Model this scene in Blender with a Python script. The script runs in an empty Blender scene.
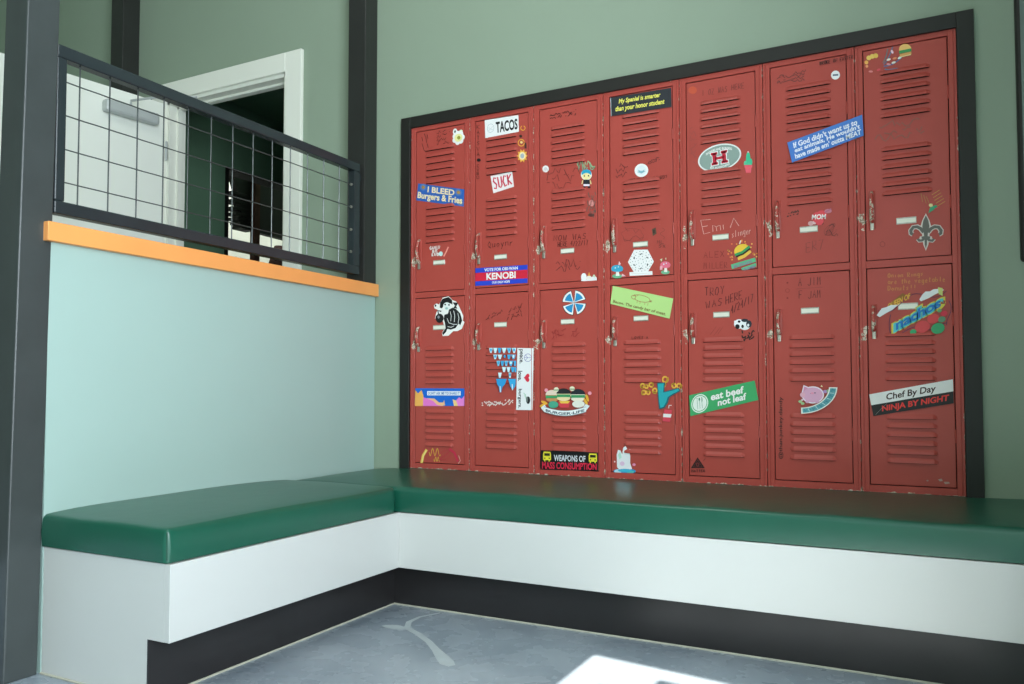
import bpy, bmesh, math, random
from mathutils import Vector, Matrix
random.seed(7)
S = bpy.context.scene
COL = S.collection

# ------------------------------------------------------------------ camera
F_PX, SH = 789.2557, (14.4364, 18.95)
CAM = Vector((2.0355, -2.8642, .7877))
yaw, pitch, roll = .4719, .0389, -.0011
cy_, sy_, cp_, sp_ = math.cos(yaw), math.sin(yaw), math.cos(pitch), math.sin(pitch)
FW = Vector((-sy_*cp_, cy_*cp_, sp_)); RT = Vector((cy_, sy_, 0)); UP = RT.cross(FW)
RT, UP = math.cos(roll)*RT + math.sin(roll)*UP, -math.sin(roll)*RT + math.cos(roll)*UP
cd = bpy.data.cameras.new('camera'); cam = bpy.data.objects.new('camera', cd); COL.objects.link(cam)
cd.sensor_width = 36; cd.lens = F_PX*36/1024
cd.shift_x = -SH[0]/1024; cd.shift_y = SH[1]/1024; cd.clip_start = .02
cam.matrix_world = Matrix((( RT.x, UP.x, -FW.x, CAM.x), (RT.y, UP.y, -FW.y, CAM.y), (RT.z, UP.z, -FW.z, CAM.z), (0, 0, 0, 1)))
S.camera = cam

# ------------------------------------------------------------------ light
FRONT_Y, FRONT_ROT = -4.2, math.radians(-7.9)
w = bpy.data.worlds.new('world'); S.world = w; w.use_nodes = True
wb = w.node_tree.nodes['Background']; wb.inputs[0].default_value = (.66, .80, 1, 1); wb.inputs[1].default_value = 1.5
def light(name, kind, energy, color, loc, direction, size=None, size_y=None, angle=None):
    d = bpy.data.lights.new(name, kind); d.energy = energy; d.color = color
    if size: d.shape = 'RECTANGLE'; d.size = size; d.size_y = size_y
    if angle: d.angle = angle
    o = bpy.data.objects.new(name, d); COL.objects.link(o); o.location = loc
    o.rotation_euler = Vector(direction).to_track_quat('-Z', 'Y').to_euler(); return o
el = math.radians(40)
light('sun', 'SUN', 16, (1, .95, .86), (1, -8, 6), (0, math.cos(el), -math.sin(el)), angle=math.radians(.25))
light('window_light_right', 'AREA', 270, (.84, .94, 1), (3.56, -3.3, 1.75), (-1, 0, 0), 1.9, 2.7)
light('window_light_front', 'AREA', 10, (1, .97, .9), (1.6, -4.45, 1.9), (0, 1, 0), 2.4, 2.6)
light('ceiling_light_hall', 'AREA', 26, (1, .96, .92), (.4, -2.0, 4.1), (0, 0, -1), 1.2, 1.2)
light('ceiling_light_stair_room', 'AREA', 95, (1, .98, .95), (-2.95, 1.9, 3.9), (-.15, .1, -1), .8, .8)
S.view_settings.view_transform = 'Standard'; S.view_settings.look = 'None'
S.view_settings.gamma = 1; S.view_settings.use_curve_mapping = False
S.view_settings.exposure = 0.0

# ------------------------------------------------------------------ materials
def lin(h):
    h = h.lstrip('#'); o = []
    for i in (0, 2, 4):
        c = int(h[i:i+2], 16)/255
        o.append(c/12.92 if c <= .04045 else ((c+.055)/1.055)**2.4)
    return (*o, 1)
class NT:
    def __init__(s, m): s.t = m.node_tree; s.b = s.t.nodes['Principled BSDF']
    def n(s, typ, **kw):
        x = s.t.nodes.new(typ)
        for k, v in kw.items():
            if k.startswith('i_'): x.inputs[k[2:].replace('_', ' ')].default_value = v
            else: setattr(x, k, v)
        return x
    def l(s, a, b): s.t.links.new(a, b)
    def math(s, op, a, b=None, c=None, clamp=False):
        x = s.t.nodes.new('ShaderNodeMath'); x.operation = op; x.use_clamp = clamp
        for i, v in enumerate((a, b, c)):
            if v is None: continue
            if isinstance(v, (int, float)): x.inputs[i].default_value = v
            else: s.l(v, x.inputs[i])
        return x.outputs[0]
    def mix(s, f, a, b):
        x = s.t.nodes.new('ShaderNodeMix'); x.data_type = 'RGBA'
        for k, v in ((0, f), (6, a), (7, b)):
            if isinstance(v, (int, float, tuple)): x.inputs[k].default_value = v
            else: s.l(v, x.inputs[k])
        return x.outputs[2]
    def noise(s, co, scale, detail=3, rough=.5):
        x = s.n('ShaderNodeTexNoise'); x.inputs['Scale'].default_value = scale
        x.inputs['Detail'].default_value = detail; x.inputs['Roughness'].default_value = rough
        s.l(co, x.inputs['Vector']); return x.outputs['Fac']
    def bump(s, h, strength, dist):
        x = s.n('ShaderNodeBump'); x.inputs['Strength'].default_value = strength; x.inputs['Distance'].default_value = dist
        s.l(h, x.inputs['Height']); s.l(x.outputs[0], s.b.inputs['Normal'])
MC = {}
def mat(name, hexc, rough=.5, spec=.5, metal=0, var=.0, vscale=4, bump=0, bscale=60, bdist=.001, coat=0):
    if name in MC: return MC[name]
    m = bpy.data.materials.new(name); m.use_nodes = True; t = NT(m); c = lin(hexc)
    t.b.inputs['Base Color'].default_value = c; t.b.inputs['Roughness'].default_value = rough
    t.b.inputs['Specular IOR Level'].default_value = spec; t.b.inputs['Metallic'].default_value = metal
    t.b.inputs['Coat Weight'].default_value = coat
    if var or bump:
        g = t.n('ShaderNodeNewGeometry').outputs['Position']
        if var:
            f = t.noise(g, vscale, 4, .6)
            f = t.math('MULTIPLY_ADD', f, 2.4, -.7, clamp=True)
            t.l(t.mix(f, tuple(x*(1-var) for x in c[:3])+(1,), tuple(min(1, x*(1+var)) for x in c[:3])+(1,)), t.b.inputs['Base Color'])
        if bump: t.bump(t.noise(g, bscale, 3), bump, bdist)
    MC[name] = m; return m
def flat(hexc): return mat('ink_'+hexc.strip('#'), hexc, .5, .35)

M_WALL = mat('sage_green_wall_paint', '#90a08d', .55, .4, var=.03, vscale=1.2, bump=.25, bscale=220, bdist=.0006)
M_MINT = mat('mint_green_wall_paint', '#a6bfb8', .42, .5, var=.02, vscale=1.5, bump=.2, bscale=220, bdist=.0005)
M_ORANGE = mat('orange_painted_wood', '#f5a35c', .4, .5, var=.03, vscale=6)
M_STEEL = mat('dark_painted_steel', '#3e4343', .38, .5, var=.10, vscale=7, bump=.2, bscale=40, bdist=.0005)
M_STEELB = mat('black_brown_steel', '#2a2b29', .4, .45, var=.1, vscale=7)
M_STEELR = mat('rail_dark_steel', '#2b3235', .26, .5, var=.10, vscale=9)
M_WIRE = mat('galvanised_wire', '#585c5c', .3, .5, metal=.6)
M_WHITE = mat('white_door_paint', '#eff1e8', .45, .4, var=.01)
M_TRIM = mat('white_casing_paint', '#e9eadf', .4, .4, var=.01)
M_LAM = mat('pale_grey_laminate', '#cccdca', .38, .45, var=.015, vscale=2)
M_KICK = mat('black_toe_kick', '#272526', .32, .5, var=.15, vscale=3, bump=.1, bscale=30, bdist=.0006)
M_FRAME = mat('black_wood_trim', '#1f1f1c', .5, .4, var=.12, vscale=10)
M_DARK = mat('interior_shade_dark', '#170f0e', .9, .1)  # dark colour standing in for shade in louvre slots and door gaps
M_BLACK = mat('black_paint', '#0c0b0b', .6, .3)
M_CAULK = mat('pale_caulk', '#b8b6a6', .6, .3, var=.1, vscale=30)
M_CLOSER = mat('silver_closer_paint', '#bcc0bf', .4, .5, metal=.2)
M_METAL = mat('worn_nickel', '#b7b2a6', .35, .5, metal=.7, var=.2, vscale=120)
M_CEIL = mat('ceiling_paint', '#c9cbc2', .8, .2)
M_ROOMW = mat('plain_white_wall', '#c9ccc4', .7, .3)
M_DKGREEN = mat('dark_green_wall_paint', '#5b7a62', .6, .3)
M_ASPH = mat('outdoor_paving', '#8c8b86', .9, .2, var=.1)
M_GLASSY = mat('smoked_board_face', '#6e7c78', .15, .5)
M_BROWN = mat('brown_cloth', '#3a211c', .8, .2, var=.3, vscale=12)
M_LEAF = mat('leaf_green', '#4f6e3f', .6, .3, var=.2, vscale=30)

def make_floor_mat():
    m = bpy.data.materials.new('polished_blue_grey_concrete'); m.use_nodes = True; t = NT(m)
    g = t.n('ShaderNodeNewGeometry').outputs['Position']
    a = t.noise(g, 2.6, 2, .45); b = t.noise(g, 11, 3, .5); c = t.noise(g, 140, 2, .5)
    f = t.math('MULTIPLY_ADD', a, 2.2, -.6, clamp=True)
    base = t.mix(f, lin('#7e8a97'), lin('#a6b1bb'))
    f2 = t.math('MULTIPLY_ADD', b, 2.4, -.9, clamp=True)
    base = t.mix(t.math('MULTIPLY', f2, .2), base, lin('#b4bdc3'))
    sp = t.math('GREATER_THAN', c, .735)
    base = t.mix(t.math('MULTIPLY', sp, .6), base, lin('#e6e8e6'))
    t.l(base, t.b.inputs['Base Color'])
    t.l(t.math('MULTIPLY_ADD', b, .3, .12), t.b.inputs['Roughness'])
    t.bump(b, .12, .002)
    return m
M_FLOOR = make_floor_mat()
M_STAIN = mat('pale_floor_stain', '#bcc6ca', .3, .5, var=.08, vscale=20)

def make_vinyl():
    m = bpy.data.materials.new('green_vinyl_upholstery'); m.use_nodes = True; t = NT(m)
    g = t.n('ShaderNodeNewGeometry').outputs['Position']
    a = t.noise(g, 5, 3); f = t.noise(g, 260, 2)
    t.l(t.mix(a, lin('#14503f'), lin('#195a47')), t.b.inputs['Base Color'])
    t.b.inputs['Roughness'].default_value = .3; t.b.inputs['Specular IOR Level'].default_value = .55
    h = t.math('ADD', t.math('MULTIPLY', a, 1.0), t.math('MULTIPLY', f, .05))
    t.bump(h, .35, .006)
    return m
M_VINYL = make_vinyl()
M_SEAM = mat('dark_green_seam', '#0d4534', .5, .4)

def make_red(name, heavy=0.0):
    """chipped red enamel; chips cluster at bay seams, at the latches and along the bottom edge, plus painted glints at louvre ends"""
    m = bpy.data.materials.new(name); m.use_nodes = True; t = NT(m)
    tc = t.n('ShaderNodeTexCoord').outputs['Object']; g = t.n('ShaderNodeNewGeometry').outputs['Position']
    sx = t.n('ShaderNodeSeparateXYZ'); t.l(tc, sx.inputs[0]); X, Z = sx.outputs[0], sx.outputs[2]
    def near(v, c, wdt):   # 1 at c falling to 0 at distance wdt
        return t.math('MULTIPLY_ADD', t.math('ABSOLUTE', t.math('SUBTRACT', v, c)), -1/wdt, 1, clamp=True)
    I = t.math('MULTIPLY', t.math('MAXIMUM', near(X, 0, .007), near(X, .3048, .007)), .86)
    I = t.math('MAXIMUM', I, t.math('MULTIPLY', near(Z, 0, .010), .9))
    I = t.math('MAXIMUM', I, t.math('MULTIPLY', near(Z, 1.504, .006), .5))
    for cz, w_ in ((.905, .07), (.535, .06)):
        I = t.math('MAXIMUM', I, t.math('MULTIPLY', t.math('MULTIPLY', near(X, .018, .03), near(Z, cz, w_)), 1.25))
    I = t.math('MAXIMUM', I, t.math('MULTIPLY', t.math('MULTIPLY', near(X, .045, .03), near(Z, .515, .018)), .9))
    I = t.math('MAXIMUM', I, t.math('MULTIPLY', near(X, .226, .005), .30)); n1 = t.noise(g, 40, 4, .6); n2 = t.noise(g, 210, 2, .5); n3 = t.noise(g, 9, 4, .6)  # near the louvre ends pale flecks are painted in as highlights
    v = t.math('ADD', t.math('ADD', n1, t.math('MULTIPLY', n2, .25)), t.math('MULTIPLY', I, .42))
    chip = t.math('GREATER_THAN', v, .99-heavy)
    red = t.mix(n3, lin('#ab463d'), lin('#b74f46'))
    chip_glint_col = t.mix(t.math('GREATER_THAN', n2, .5), lin('#8b7d68'), lin('#d8c9b8'))
    t.l(t.mix(chip, red, chip_glint_col), t.b.inputs['Base Color'])
    t.b.inputs['Roughness'].default_value = .38; t.b.inputs['Specular IOR Level'].default_value = .32
    t.bump(t.math('ADD', t.math('MULTIPLY', n3, .6), t.math('MULTIPLY', chip, -.12)), .3, .003)
    return m
M_RED = make_red('chipped_red_enamel')
M_REDH = make_red('worn_red_handle_enamel', .33)

# ------------------------------------------------------------------ mesh helpers
def tag(o, label=None, cat=None, group=None, kind=None):
    for k, v in (('label', label), ('category', cat), ('group', group), ('kind', kind)):
        if v: o[k] = v
    return o
def empty(name, loc, label=None, cat=None, group=None, kind=None):
    o = bpy.data.objects.new(name, None); COL.objects.link(o); o.location = loc; o.empty_display_size = .05
    return tag(o, label, cat, group, kind)
def wloc(o):
    v = Vector((0, 0, 0))
    while o is not None: v += o.location; o = o.parent
    return v
class MB:
    """collects world-space geometry, links it as one mesh object"""
    def __init__(s): s.v = []; s.f = []; s.mi = []; s.mats = []; s.smooth = False
    def m(s, mt):
        if mt not in s.mats: s.mats.append(mt)
        return s.mats.index(mt)
    def face(s, pts, mt):
        n = len(s.v); s.v += [Vector(p) for p in pts]; s.f.append(tuple(range(n, n+len(pts)))); s.mi.append(s.m(mt))
    def add(s, verts, faces, mt):
        n = len(s.v); s.v += [Vector(p) for p in verts]; k = s.m(mt)
        for f in faces: s.f.append(tuple(n+i for i in f)); s.mi.append(k)
    def bm(s, b, mt):
        b.verts.index_update(); s.add([x.co.copy() for x in b.verts], [[q.index for q in f.verts] for f in b.faces], mt); b.free()
    def box(s, a, c, mt, bevel=0, seg=2):
        b = bmesh.new(); bmesh.ops.create_cube(b, size=1)
        for v in b.verts: v.co = Vector([(a[i]+c[i])/2 + v.co[i]*(c[i]-a[i]) for i in range(3)])
        if bevel: bmesh.ops.bevel(b, geom=b.edges[:], offset=bevel, segments=seg, affect='EDGES', profile=.5)
        s.bm(b, mt); return s
    def tube(s, pts, r, mt, n=8, cap=True):
        pts = [Vector(p) for p in pts]; rs = r if isinstance(r, (list, tuple)) else [r]*len(pts)
        base = len(s.v); k = s.m(mt); prev = None
        for i, p in enumerate(pts):
            d = (pts[min(i+1, len(pts)-1)] - pts[max(i-1, 0)]).normalized()
            a = d.orthogonal().normalized() if prev is None else (prev - d*prev.dot(d)).normalized()
            prev = a; c = d.cross(a)
            for j in range(n):
                t = 2*math.pi*j/n; s.v.append(p + (a*math.cos(t)+c*math.sin(t))*rs[i])
        for i in range(len(pts)-1):
            for j in range(n):
                s.f.append((base+i*n+j, base+i*n+(j+1) % n, base+(i+1)*n+(j+1) % n, base+(i+1)*n+j)); s.mi.append(k)
        if cap:
            s.f.append(tuple(base+j for j in range(n))[::-1]); s.mi.append(k)
            s.f.append(tuple(base+(len(pts)-1)*n+j for j in range(n))); s.mi.append(k)
        return s
    def cyl(s, a, b, r, mt, n=16): return s.tube([a, b], r, mt, n)
    def build(s, name, parent=None, smooth=False, recalc=True, origin=None):
        o_ = wloc(parent) if parent else (Vector(origin) if origin else Vector((0, 0, 0)))
        me = bpy.data.meshes.new(name)
        me.from_pydata([tuple(v-o_) for v in s.v], [], s.f)
        for mt in s.mats: me.materials.append(mt)
        me.polygons.foreach_set('material_index', s.mi)
        if smooth: me.polygons.foreach_set('use_smooth', [True]*len(me.polygons))
        if recalc:
            b = bmesh.new(); b.from_mesh(me); bmesh.ops.recalc_face_normals(b, faces=b.faces); b.to_mesh(me); b.free()
        me.update()
        o = bpy.data.objects.new(name, me); COL.objects.link(o)
        if parent: o.parent = parent
        elif origin: o.location = origin
        return o
def smooth_by_angle(o, ang=.6):
    me = o.data; me.polygons.foreach_set('use_smooth', [True]*len(me.polygons))
    b = bmesh.new(); b.from_mesh(me)
    for e in b.edges:
        if len(e.link_faces) == 2 and e.calc_face_angle(0) > ang: e.smooth = False
    b.to_mesh(me); b.free()
def struct(o): return tag(o, kind='structure')

# ------------------------------------------------------------------ room shell
WX = -.198                   # face of the low wall beside the bench
CEIL = 4.2
def wall_with_holes(x0, x1, z0, z1, y0, y1, holes, mt):
    """wall in the xz plane as ONE mesh of cells around rectangular holes"""
    b = MB(); xs = sorted({x0, x1, *[h[0] for h in holes], *[h[1] for h in holes]}); zs = sorted({z0, z1, *[h[2] for h in holes], *[h[3] for h in holes]})
    for i in range(len(xs)-1):
        for j in range(len(zs)-1):
            cx, cz = (xs[i]+xs[i+1])/2, (zs[j]+zs[j+1])/2
            if any(h[0] < cx < h[1] and h[2] < cz < h[3] for h in holes): continue
            b.box((xs[i], y0, zs[j]), (xs[i+1], y1, zs[j+1]), mt)
    return b
LK0, LK1, LZ0, LZ1 = 0.0, 7*.3048, .455, 1.959
DX0, DX1, DZ0, DZ1 = -1.60, -.743, .30, 2.353
struct(wall_with_holes(-3.7, 3.5, 0, CEIL, .004, .104, [(LK0, LK1, LZ0, LZ1), (DX0, DX1, DZ0, DZ1)], M_WALL).build('wall_back'))
# locker alcove lining behind the wall is the lockers' own bodies
struct(MB().box((-3.7, -5.4, -.12), (3.5, 3.2, 0), M_FLOOR).build('floor'))
struct(MB().box((-3.7, -5.4, CEIL), (3.5, 3.2, CEIL+.1), M_CEIL).build('ceiling'))
struct(MB().box((-3.8, -5.4, 0), (-3.7, 3.2, CEIL), M_WALL).build('wall_left'))
struct(MB().box((-3.7, -3.2, 0), (-.335, 0, .3), M_FLOOR).build('floor_landing'))
# low wall with the orange cap
struct(MB().box((-.335, -1.486, 0), (WX-.0005, .002, 1.218), M_MINT).build('wall_low'))
struct(MB().box((-.285, -1.505, 1.218), (WX+.022, .001, 1.273), M_ORANGE, bevel=.0018, seg=1).build('trim_1'))
# right wall with its large window
def yz_wall(xa, xb, y0, y1, holes, mt):
    b = MB(); ys = sorted({y0, y1, *[h[0] for h in holes], *[h[1] for h in holes]}); zs = sorted({0, CEIL, *[h[2] for h in holes], *[h[3] for h in holes]})
    for i in range(len(ys)-1):
        for j in range(len(zs)-1):
            c = ((ys[i]+ys[i+1])/2, (zs[j]+zs[j+1])/2)
            if any(h[0] < c[0] < h[1] and h[2] < c[1] < h[3] for h in holes): continue
            b.box((xa, ys[i], zs[j]), (xb, ys[i+1], zs[j+1]), mt)
    return b
RW = (-4.3, -2.3, .35, 3.15)
struct(yz_wall(3.4, 3.5, -5.4, .004, [RW], M_WALL).build('wall_right'))
b = MB()
for y in (RW[0], (RW[0]+RW[1])/2-.02, RW[1]-.05): b.box((3.42, y, RW[2]), (3.48, y+.05, RW[3]), M_STEEL)
for z in (RW[2], 2.3, RW[3]-.05): b.box((3.425, RW[0], z), (3.475, RW[1], z+.05), M_STEEL)
struct(b.build('window_1'))
struct(MB().box((2.72, -1.75, 0), (3.4, -1.63, CEIL), M_WALL).build('wall_light_blocker'))  # unseen stub added to keep window light off the back wall's right end
# front wall behind the camera, with the window the sun comes through
piv = Vector((1.127, FRONT_Y, 0)); rotm = Matrix.Translation(piv) @ Matrix.Rotation(FRONT_ROT, 4, 'Z') @ Matrix.Translation(-piv)
FWIN = (1.127, 2.2, 1.5, 3.005)
b = wall_with_holes(-5.4, 3.2, 0, CEIL, FRONT_Y-.02, FRONT_Y, [FWIN], M_WALL); b.v = [rotm @ v for v in b.v]; struct(b.build('wall_front'))
b = MB()
b.box((1.365, FRONT_Y-.02, 1.5), (1.43, FRONT_Y, 2.925), M_STEEL)
b.v = [rotm @ v for v in b.v]; struct(b.build('window_2'))
# room behind the doorway: side wall with a black framed opening towards the stair room
SX = -2.15
def wall_x(xa, xb, y0, y1, holes, mt): return yz_wall(xa, xb, y0, y1, holes, mt)
OP = (.890, 1.75, .95, 2.30)
struct(wall_x(SX-.1, SX, .104, 3.2, [OP], M_DKGREEN).build('wall_side'))
struct(MB().box((SX, 3.1, 0), (3.5, 3.2, CEIL), M_DKGREEN).build('wall_rear'))
struct(MB().box((3.4, .104, 0), (3.5, 3.1, CEIL), M_DKGREEN).build('wall_rear_side'))
struct(MB().box((-.5, .104, 0), (-.4, 3.1, CEIL), M_DKGREEN).build('wall_passage'))
struct(MB().box((SX, .104, 2.75), (-.5, 3.1, 2.80), M_DKGREEN).build('ceiling_passage'))
struct(MB().box((-3.7, .104, .26), (-.5, 3.1, .3), M_FLOOR).build('floor_passage'))
struct(MB().box((-3.695, .11, .3), (-3.66, 3.1, CEIL), M_ROOMW).build('wall_stair_room'))
struct(MB().box((-3.66, 3.1, .3), (SX-.1, 3.15, CEIL), M_ROOMW).build('wall_stair_end'))
b = MB(); f = .016
b.box((SX-.1, OP[0], OP[2]), (SX+.02, OP[0]+f, OP[3]), M_BLACK).box((SX-.1, OP[1]-f, OP[2]), (SX+.02, OP[1], OP[3]), M_BLACK)
b.box((SX-.1, OP[0]+f, OP[3]-f), (SX+.02, OP[1]-f, OP[3]), M_BLACK).box((SX-.1, OP[0]+f, OP[2]), (SX+.02, OP[1]-f, OP[2]+f), M_BLACK)
struct(b.build('window_3'))

# door casing
b = MB()
cw = .105
b.box((DX0-cw, -.016, DZ0), (DX0, .004, DZ1+.095), M_TRIM, .002, 1).box((DX1, -.016, DZ0), (DX1+cw, .004, DZ1+.095), M_TRIM, .002, 1)
b.box((DX0, -.016, DZ1), (DX1, .004, DZ1+.095), M_TRIM, .002, 1)
b.box((DX0-.001, 0, DZ0), (DX0+.018, .104, DZ1), M_TRIM).box((DX1-.018, 0, DZ0), (DX1+.001, .104, DZ1), M_TRIM).box((DX0, 0, DZ1-.018), (DX1, .104, DZ1+.001), M_TRIM)
b.box((DX0+.018, .048, DZ0), (DX0+.03, .075, DZ1-.018), M_TRIM).box((DX1-.03, .048, DZ0), (DX1-.018, .075, DZ1-.018), M_TRIM).box((DX0+.018, .048, DZ1-.03), (DX1-.018, .075, DZ1-.018), M_TRIM)
struct(b.build('trim_2'))
# door leaf, swung open towards the landing
hinge = Vector((DX0+.005, -.02, 0)); aa = .141
Mx = Matrix.Translation(hinge) @ Matrix.Rotation(-aa, 4, 'Z')     # local -y runs along the leaf
def leafbox(b, a, c, mt, bev=0): 
    n = len(b.v); b.box(a, c, mt, bev)
    for i in range(n, len(b.v)): b.v[i] = Mx @ b.v[i]
b = MB(); leafbox(b, (-.044, -.85, .31), (0, 0, 2.335), M_WHITE, .0015)
door = b.build('door_1', origin=tuple(hinge)); struct(door)
b = MB(); leafbox(b, (0, -.335, 2.195), (.055, -.055, 2.255), M_CLOSER, .012); o = b.build('door_closer', door)
tag(o, 'silver grey box closer mounted near the top of the white door')
b = MB(); b.tube([Mx @ Vector((.03, -.20, 2.262)), Mx @ Vector((.03, -.20, 2.285)), Vector((-1.42, -.16, 2.30)), Vector((-1.35, -.02, 2.33))], .006, M_CLOSER, 8); b.build('closer_arm', door)
for z in (.55, 1.35, 2.08):
    b = MB(); b.cyl(Mx @ Vector((.006, .008, z-.05)), Mx @ Vector((.006, .008, z+.05)), .007, M_CLOSER, 10); b.build('hinge', door)
b = MB(); b.tube([Mx @ Vector((.0, -.78, 1.25)), Mx @ Vector((.05, -.78, 1.25)), Mx @ Vector((.055, -.66, 1.25))], .01, M_CLOSER, 10); b.build('door_handle', door)

# ------------------------------------------------------------------ steel posts
def post(x0, x1, y0, y1, z0, z1, label, lean=0):
    b = MB(); b.box((x0, y0, z0), (x1, y1, z1), M_STEEL if lean else M_STEELB, .004, 2)
    for v in b.v: v.y += lean*(v.z-.55)
    o = b.build('steel_post', origin=((x0+x1)/2, (y0+y1)/2, z0)); tag(o, label, 'post', None)
    return o
post(-.304, WX, -1.580, -1.488, .0, CEIL, 'thick dark steel post at the left edge, in front of the mint low wall', .0125)
post(-.293, WX+.004, -.083, .003, 1.273, CEIL, 'dark steel post in the corner standing on the orange cap')
post(-1.94, -1.84, -.10, .003, .3, CEIL, 'dark brown post on the back wall beyond the open white door')

# ------------------------------------------------------------------ railing
rail = empty('railing', (-.225, -.77, 1.273), 'dark steel railing with square wire mesh above the orange cap', 'railing')
t = .038; ry0, ry1, rz0, rz1 = -1.4705, -.098, 1.306, 1.804; rx0, rx1 = -.225-t/2, -.225+t/2
b = MB()
b.box((rx0, ry0, rz1-t), (rx1, ry1, rz1), M_STEELR, .004).box((rx0, ry0, rz0), (rx1, ry1, rz0+t), M_STEELR, .004)
b.box((rx0, ry0, rz0+t), (rx1, ry0+t*.8, rz1-t), M_STEELR, .004).box((rx0, ry1-t, rz0+t), (rx1, ry1, rz1-t), M_STEELR, .004)
b.build('rail_frame', rail)
b = MB(); k = 0
for i in range(13):
    y = -1.388+i*.0978; b.tube([(-.2275, y, rz0+t-.004), (-.2275, y, rz1-t+.004)], .0022, M_WIRE, 6)
for z in (1.405, 1.503, 1.604, 1.704):
    pts = []
    for i in range(53): 
        y = ry0+.02+(ry1-ry0-.04)*i/52; pts.append((-.2235+.0008*math.sin(i*math.pi/2), y, z))
    b.tube(pts, .0022, M_WIRE, 6)
b.build('wire_mesh', rail)
for z in (1.405, 1.503, 1.604, 1.704):
    b = MB(); b.cyl((-.2235, ry1-t-.006, z), (-.2235, ry1-t+.002, z), .006, M_METAL, 8); b.build('weld_bead', rail)
for z in (1.40, 1.73):
    b = MB(); b.box((-.235, ry1-.002, z), (-.215, -.082, z+.03), M_STEELR, .002); b.build('mounting_bracket', rail)

# ------------------------------------------------------------------ bench
BD, KD, BL = .521, .4455, 1.484
bench = empty('built_in_bench', (WX, 0, 0), 'L shaped white fronted built in bench with black toe kick under the green cushions', 'bench')
BR = 3.398; AX = WX+BD; KX = WX+KD; Z0, Z1 = .156, .352
b = MB(); b.box((AX-.02, -BL, Z0), (AX, -BD+.02, Z1), M_LAM, .001, 1); b.build('apron_panel', bench)
b = MB(); b.box((AX, -BD, Z0), (BR, -BD+.02, Z1), M_LAM, .001, 1); b.build('apron_panel', bench)
b = MB(); b.box((WX+.001, -BL, .002), (KX-.0062, -BL+.02, Z1), M_LAM); b.box((KX-.0062, -BL, Z0), (AX-.02, -BL+.02, Z1), M_LAM); b.build('end_panel', bench)
b = MB(); b.box((KX-.006, -BL, .0), (KX, -KD+.018, Z0), M_KICK); b.build('toe_kick', bench)
b = MB(); b.box((KX+.0005, -KD, .0), (BR, -KD+.018, Z0), M_KICK); b.build('toe_kick', bench)
b = MB(); b.box((WX+.001, -BL+.02, Z1-.018), (AX-.02, -.001, Z1-.0005), M_BLACK); b.box((AX-.02, -BD+.02, Z1-.018), (BR, -.001, Z1-.0005), M_BLACK); b.build('top_board', bench)
b = MB(); b.box((KX-.03, -BL+.025, Z0), (AX-.02, -BD+.02, Z0+.012), M_BLACK); b.box((AX-.02, -BD+.02, Z0), (BR, -KD+.02, Z0+.012), M_BLACK); b.build('underside_board', bench)
b = MB()
b.tube([(KX+.002, -BL, .002), (KX+.002, -KD-.002, .002), (BR, -KD-.002, .002)], .0035, M_CAULK, 6)
b.tube([(WX+.002, -BL-.002, .002), (KX+.002, -BL-.002, .002)], .0035, M_CAULK, 6); b.build('caulk_line', bench)

def cushion(x0, x1, y0, y1, z0, z1, r, flat_side):
    b = bmesh.new(); bmesh.ops.create_cube(b, size=1)
    for v in b.verts: v.co = Vector(((x0+x1)/2+v.co.x*(x1-x0), (y0+y1)/2+v.co.y*(y1-y0), (z0+z1)/2+v.co.z*(z1-z0)))
    def at_wall(e):
        return all(abs(v.co.x-x0) < 1e-6 for v in e.verts) if flat_side == 'x' else all(abs(v.co.y-y1) < 1e-6 for v in e.verts)
    low = [e for e in b.edges if all(v.co.z < (z0+z1)/2 for v in e.verts)]
    up = [e for e in b.edges if e not in low and not at_wall(e)]
    bmesh.ops.bevel(b, geom=up, offset=r, segments=4, affect='EDGES', profile=.55)
    for k in range(int((x1-x0)/.06)):
        xx = x0+(k+.5)*.06; bmesh.ops.bisect_plane(b, geom=b.verts[:]+b.edges[:]+b.faces[:], plane_co=(xx, 0, 0), plane_no=(1, 0, 0))
    for k in range(int((y1-y0)/.06)):
        yy = y0+(k+.5)*.06; bmesh.ops.bisect_plane(b, geom=b.verts[:]+b.edges[:]+b.faces[:], plane_co=(0, yy, 0), plane_no=(0, 1, 0))
    bmesh.ops.bisect_plane(b, geom=b.verts[:]+b.edges[:]+b.faces[:], plane_co=(0, 0, (z0+z1)/2), plane_no=(0, 0, 1))
    for v in b.verts:
        dx = min(v.co.x-x0, x1-v.co.x); dy = min(v.co.y-y0, y1-v.co.y)
        dx = x1-v.co.x if flat_side == 'x' else dx; dy = min(v.co.y-y0, y1-v.co.y+.05) if flat_side == 'x' else v.co.y-y0
        if v.co.z > z1-.002: v.co.z += .014*(1-math.exp(-min(dx, dy)/.10)) + .0012*math.sin(v.co.x*17+v.co.y*9)
        if abs(v.co.z-(z0+z1)/2) < .01:
            if dy < .001: v.co.y += -.004 if v.co.y < (y0+y1)/2 else 0
            if dx < .001: v.co.x += .004 if v.co.x > (x0+x1)/2 else 0
    return b
def add_cushion(box, label, seam_at, side):
    x0, x1, y0, y1 = box
    m = MB(); m.bm(cushion(x0, x1, y0, y1, .355, .441, .015, side), M_VINYL)
    o = m.build('bench_cushion', origin=((x0+x1)/2, (y0+y1)/2, .355)); smooth_by_angle(o, .9); tag(o, label, 'cushion', 'green vinyl bench cushions')
    for (sx, sy, dx, dy) in seam_at:
        s = MB(); q = .0048
        s.tube([(sx-dx*q*1.0, sy-dy*q*1.0, z) for z in (.362, .39, .432)], .0022, M_SEAM, 6)
        c = s.build('corner_seam', o)
    return o
add_cushion((WX+.001, AX-.009, -1.489, -BD-.008), 'long green vinyl cushion along the mint low wall, open end towards the viewer', [(AX-.009, -1.489, 1, -1)], 'x')
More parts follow.
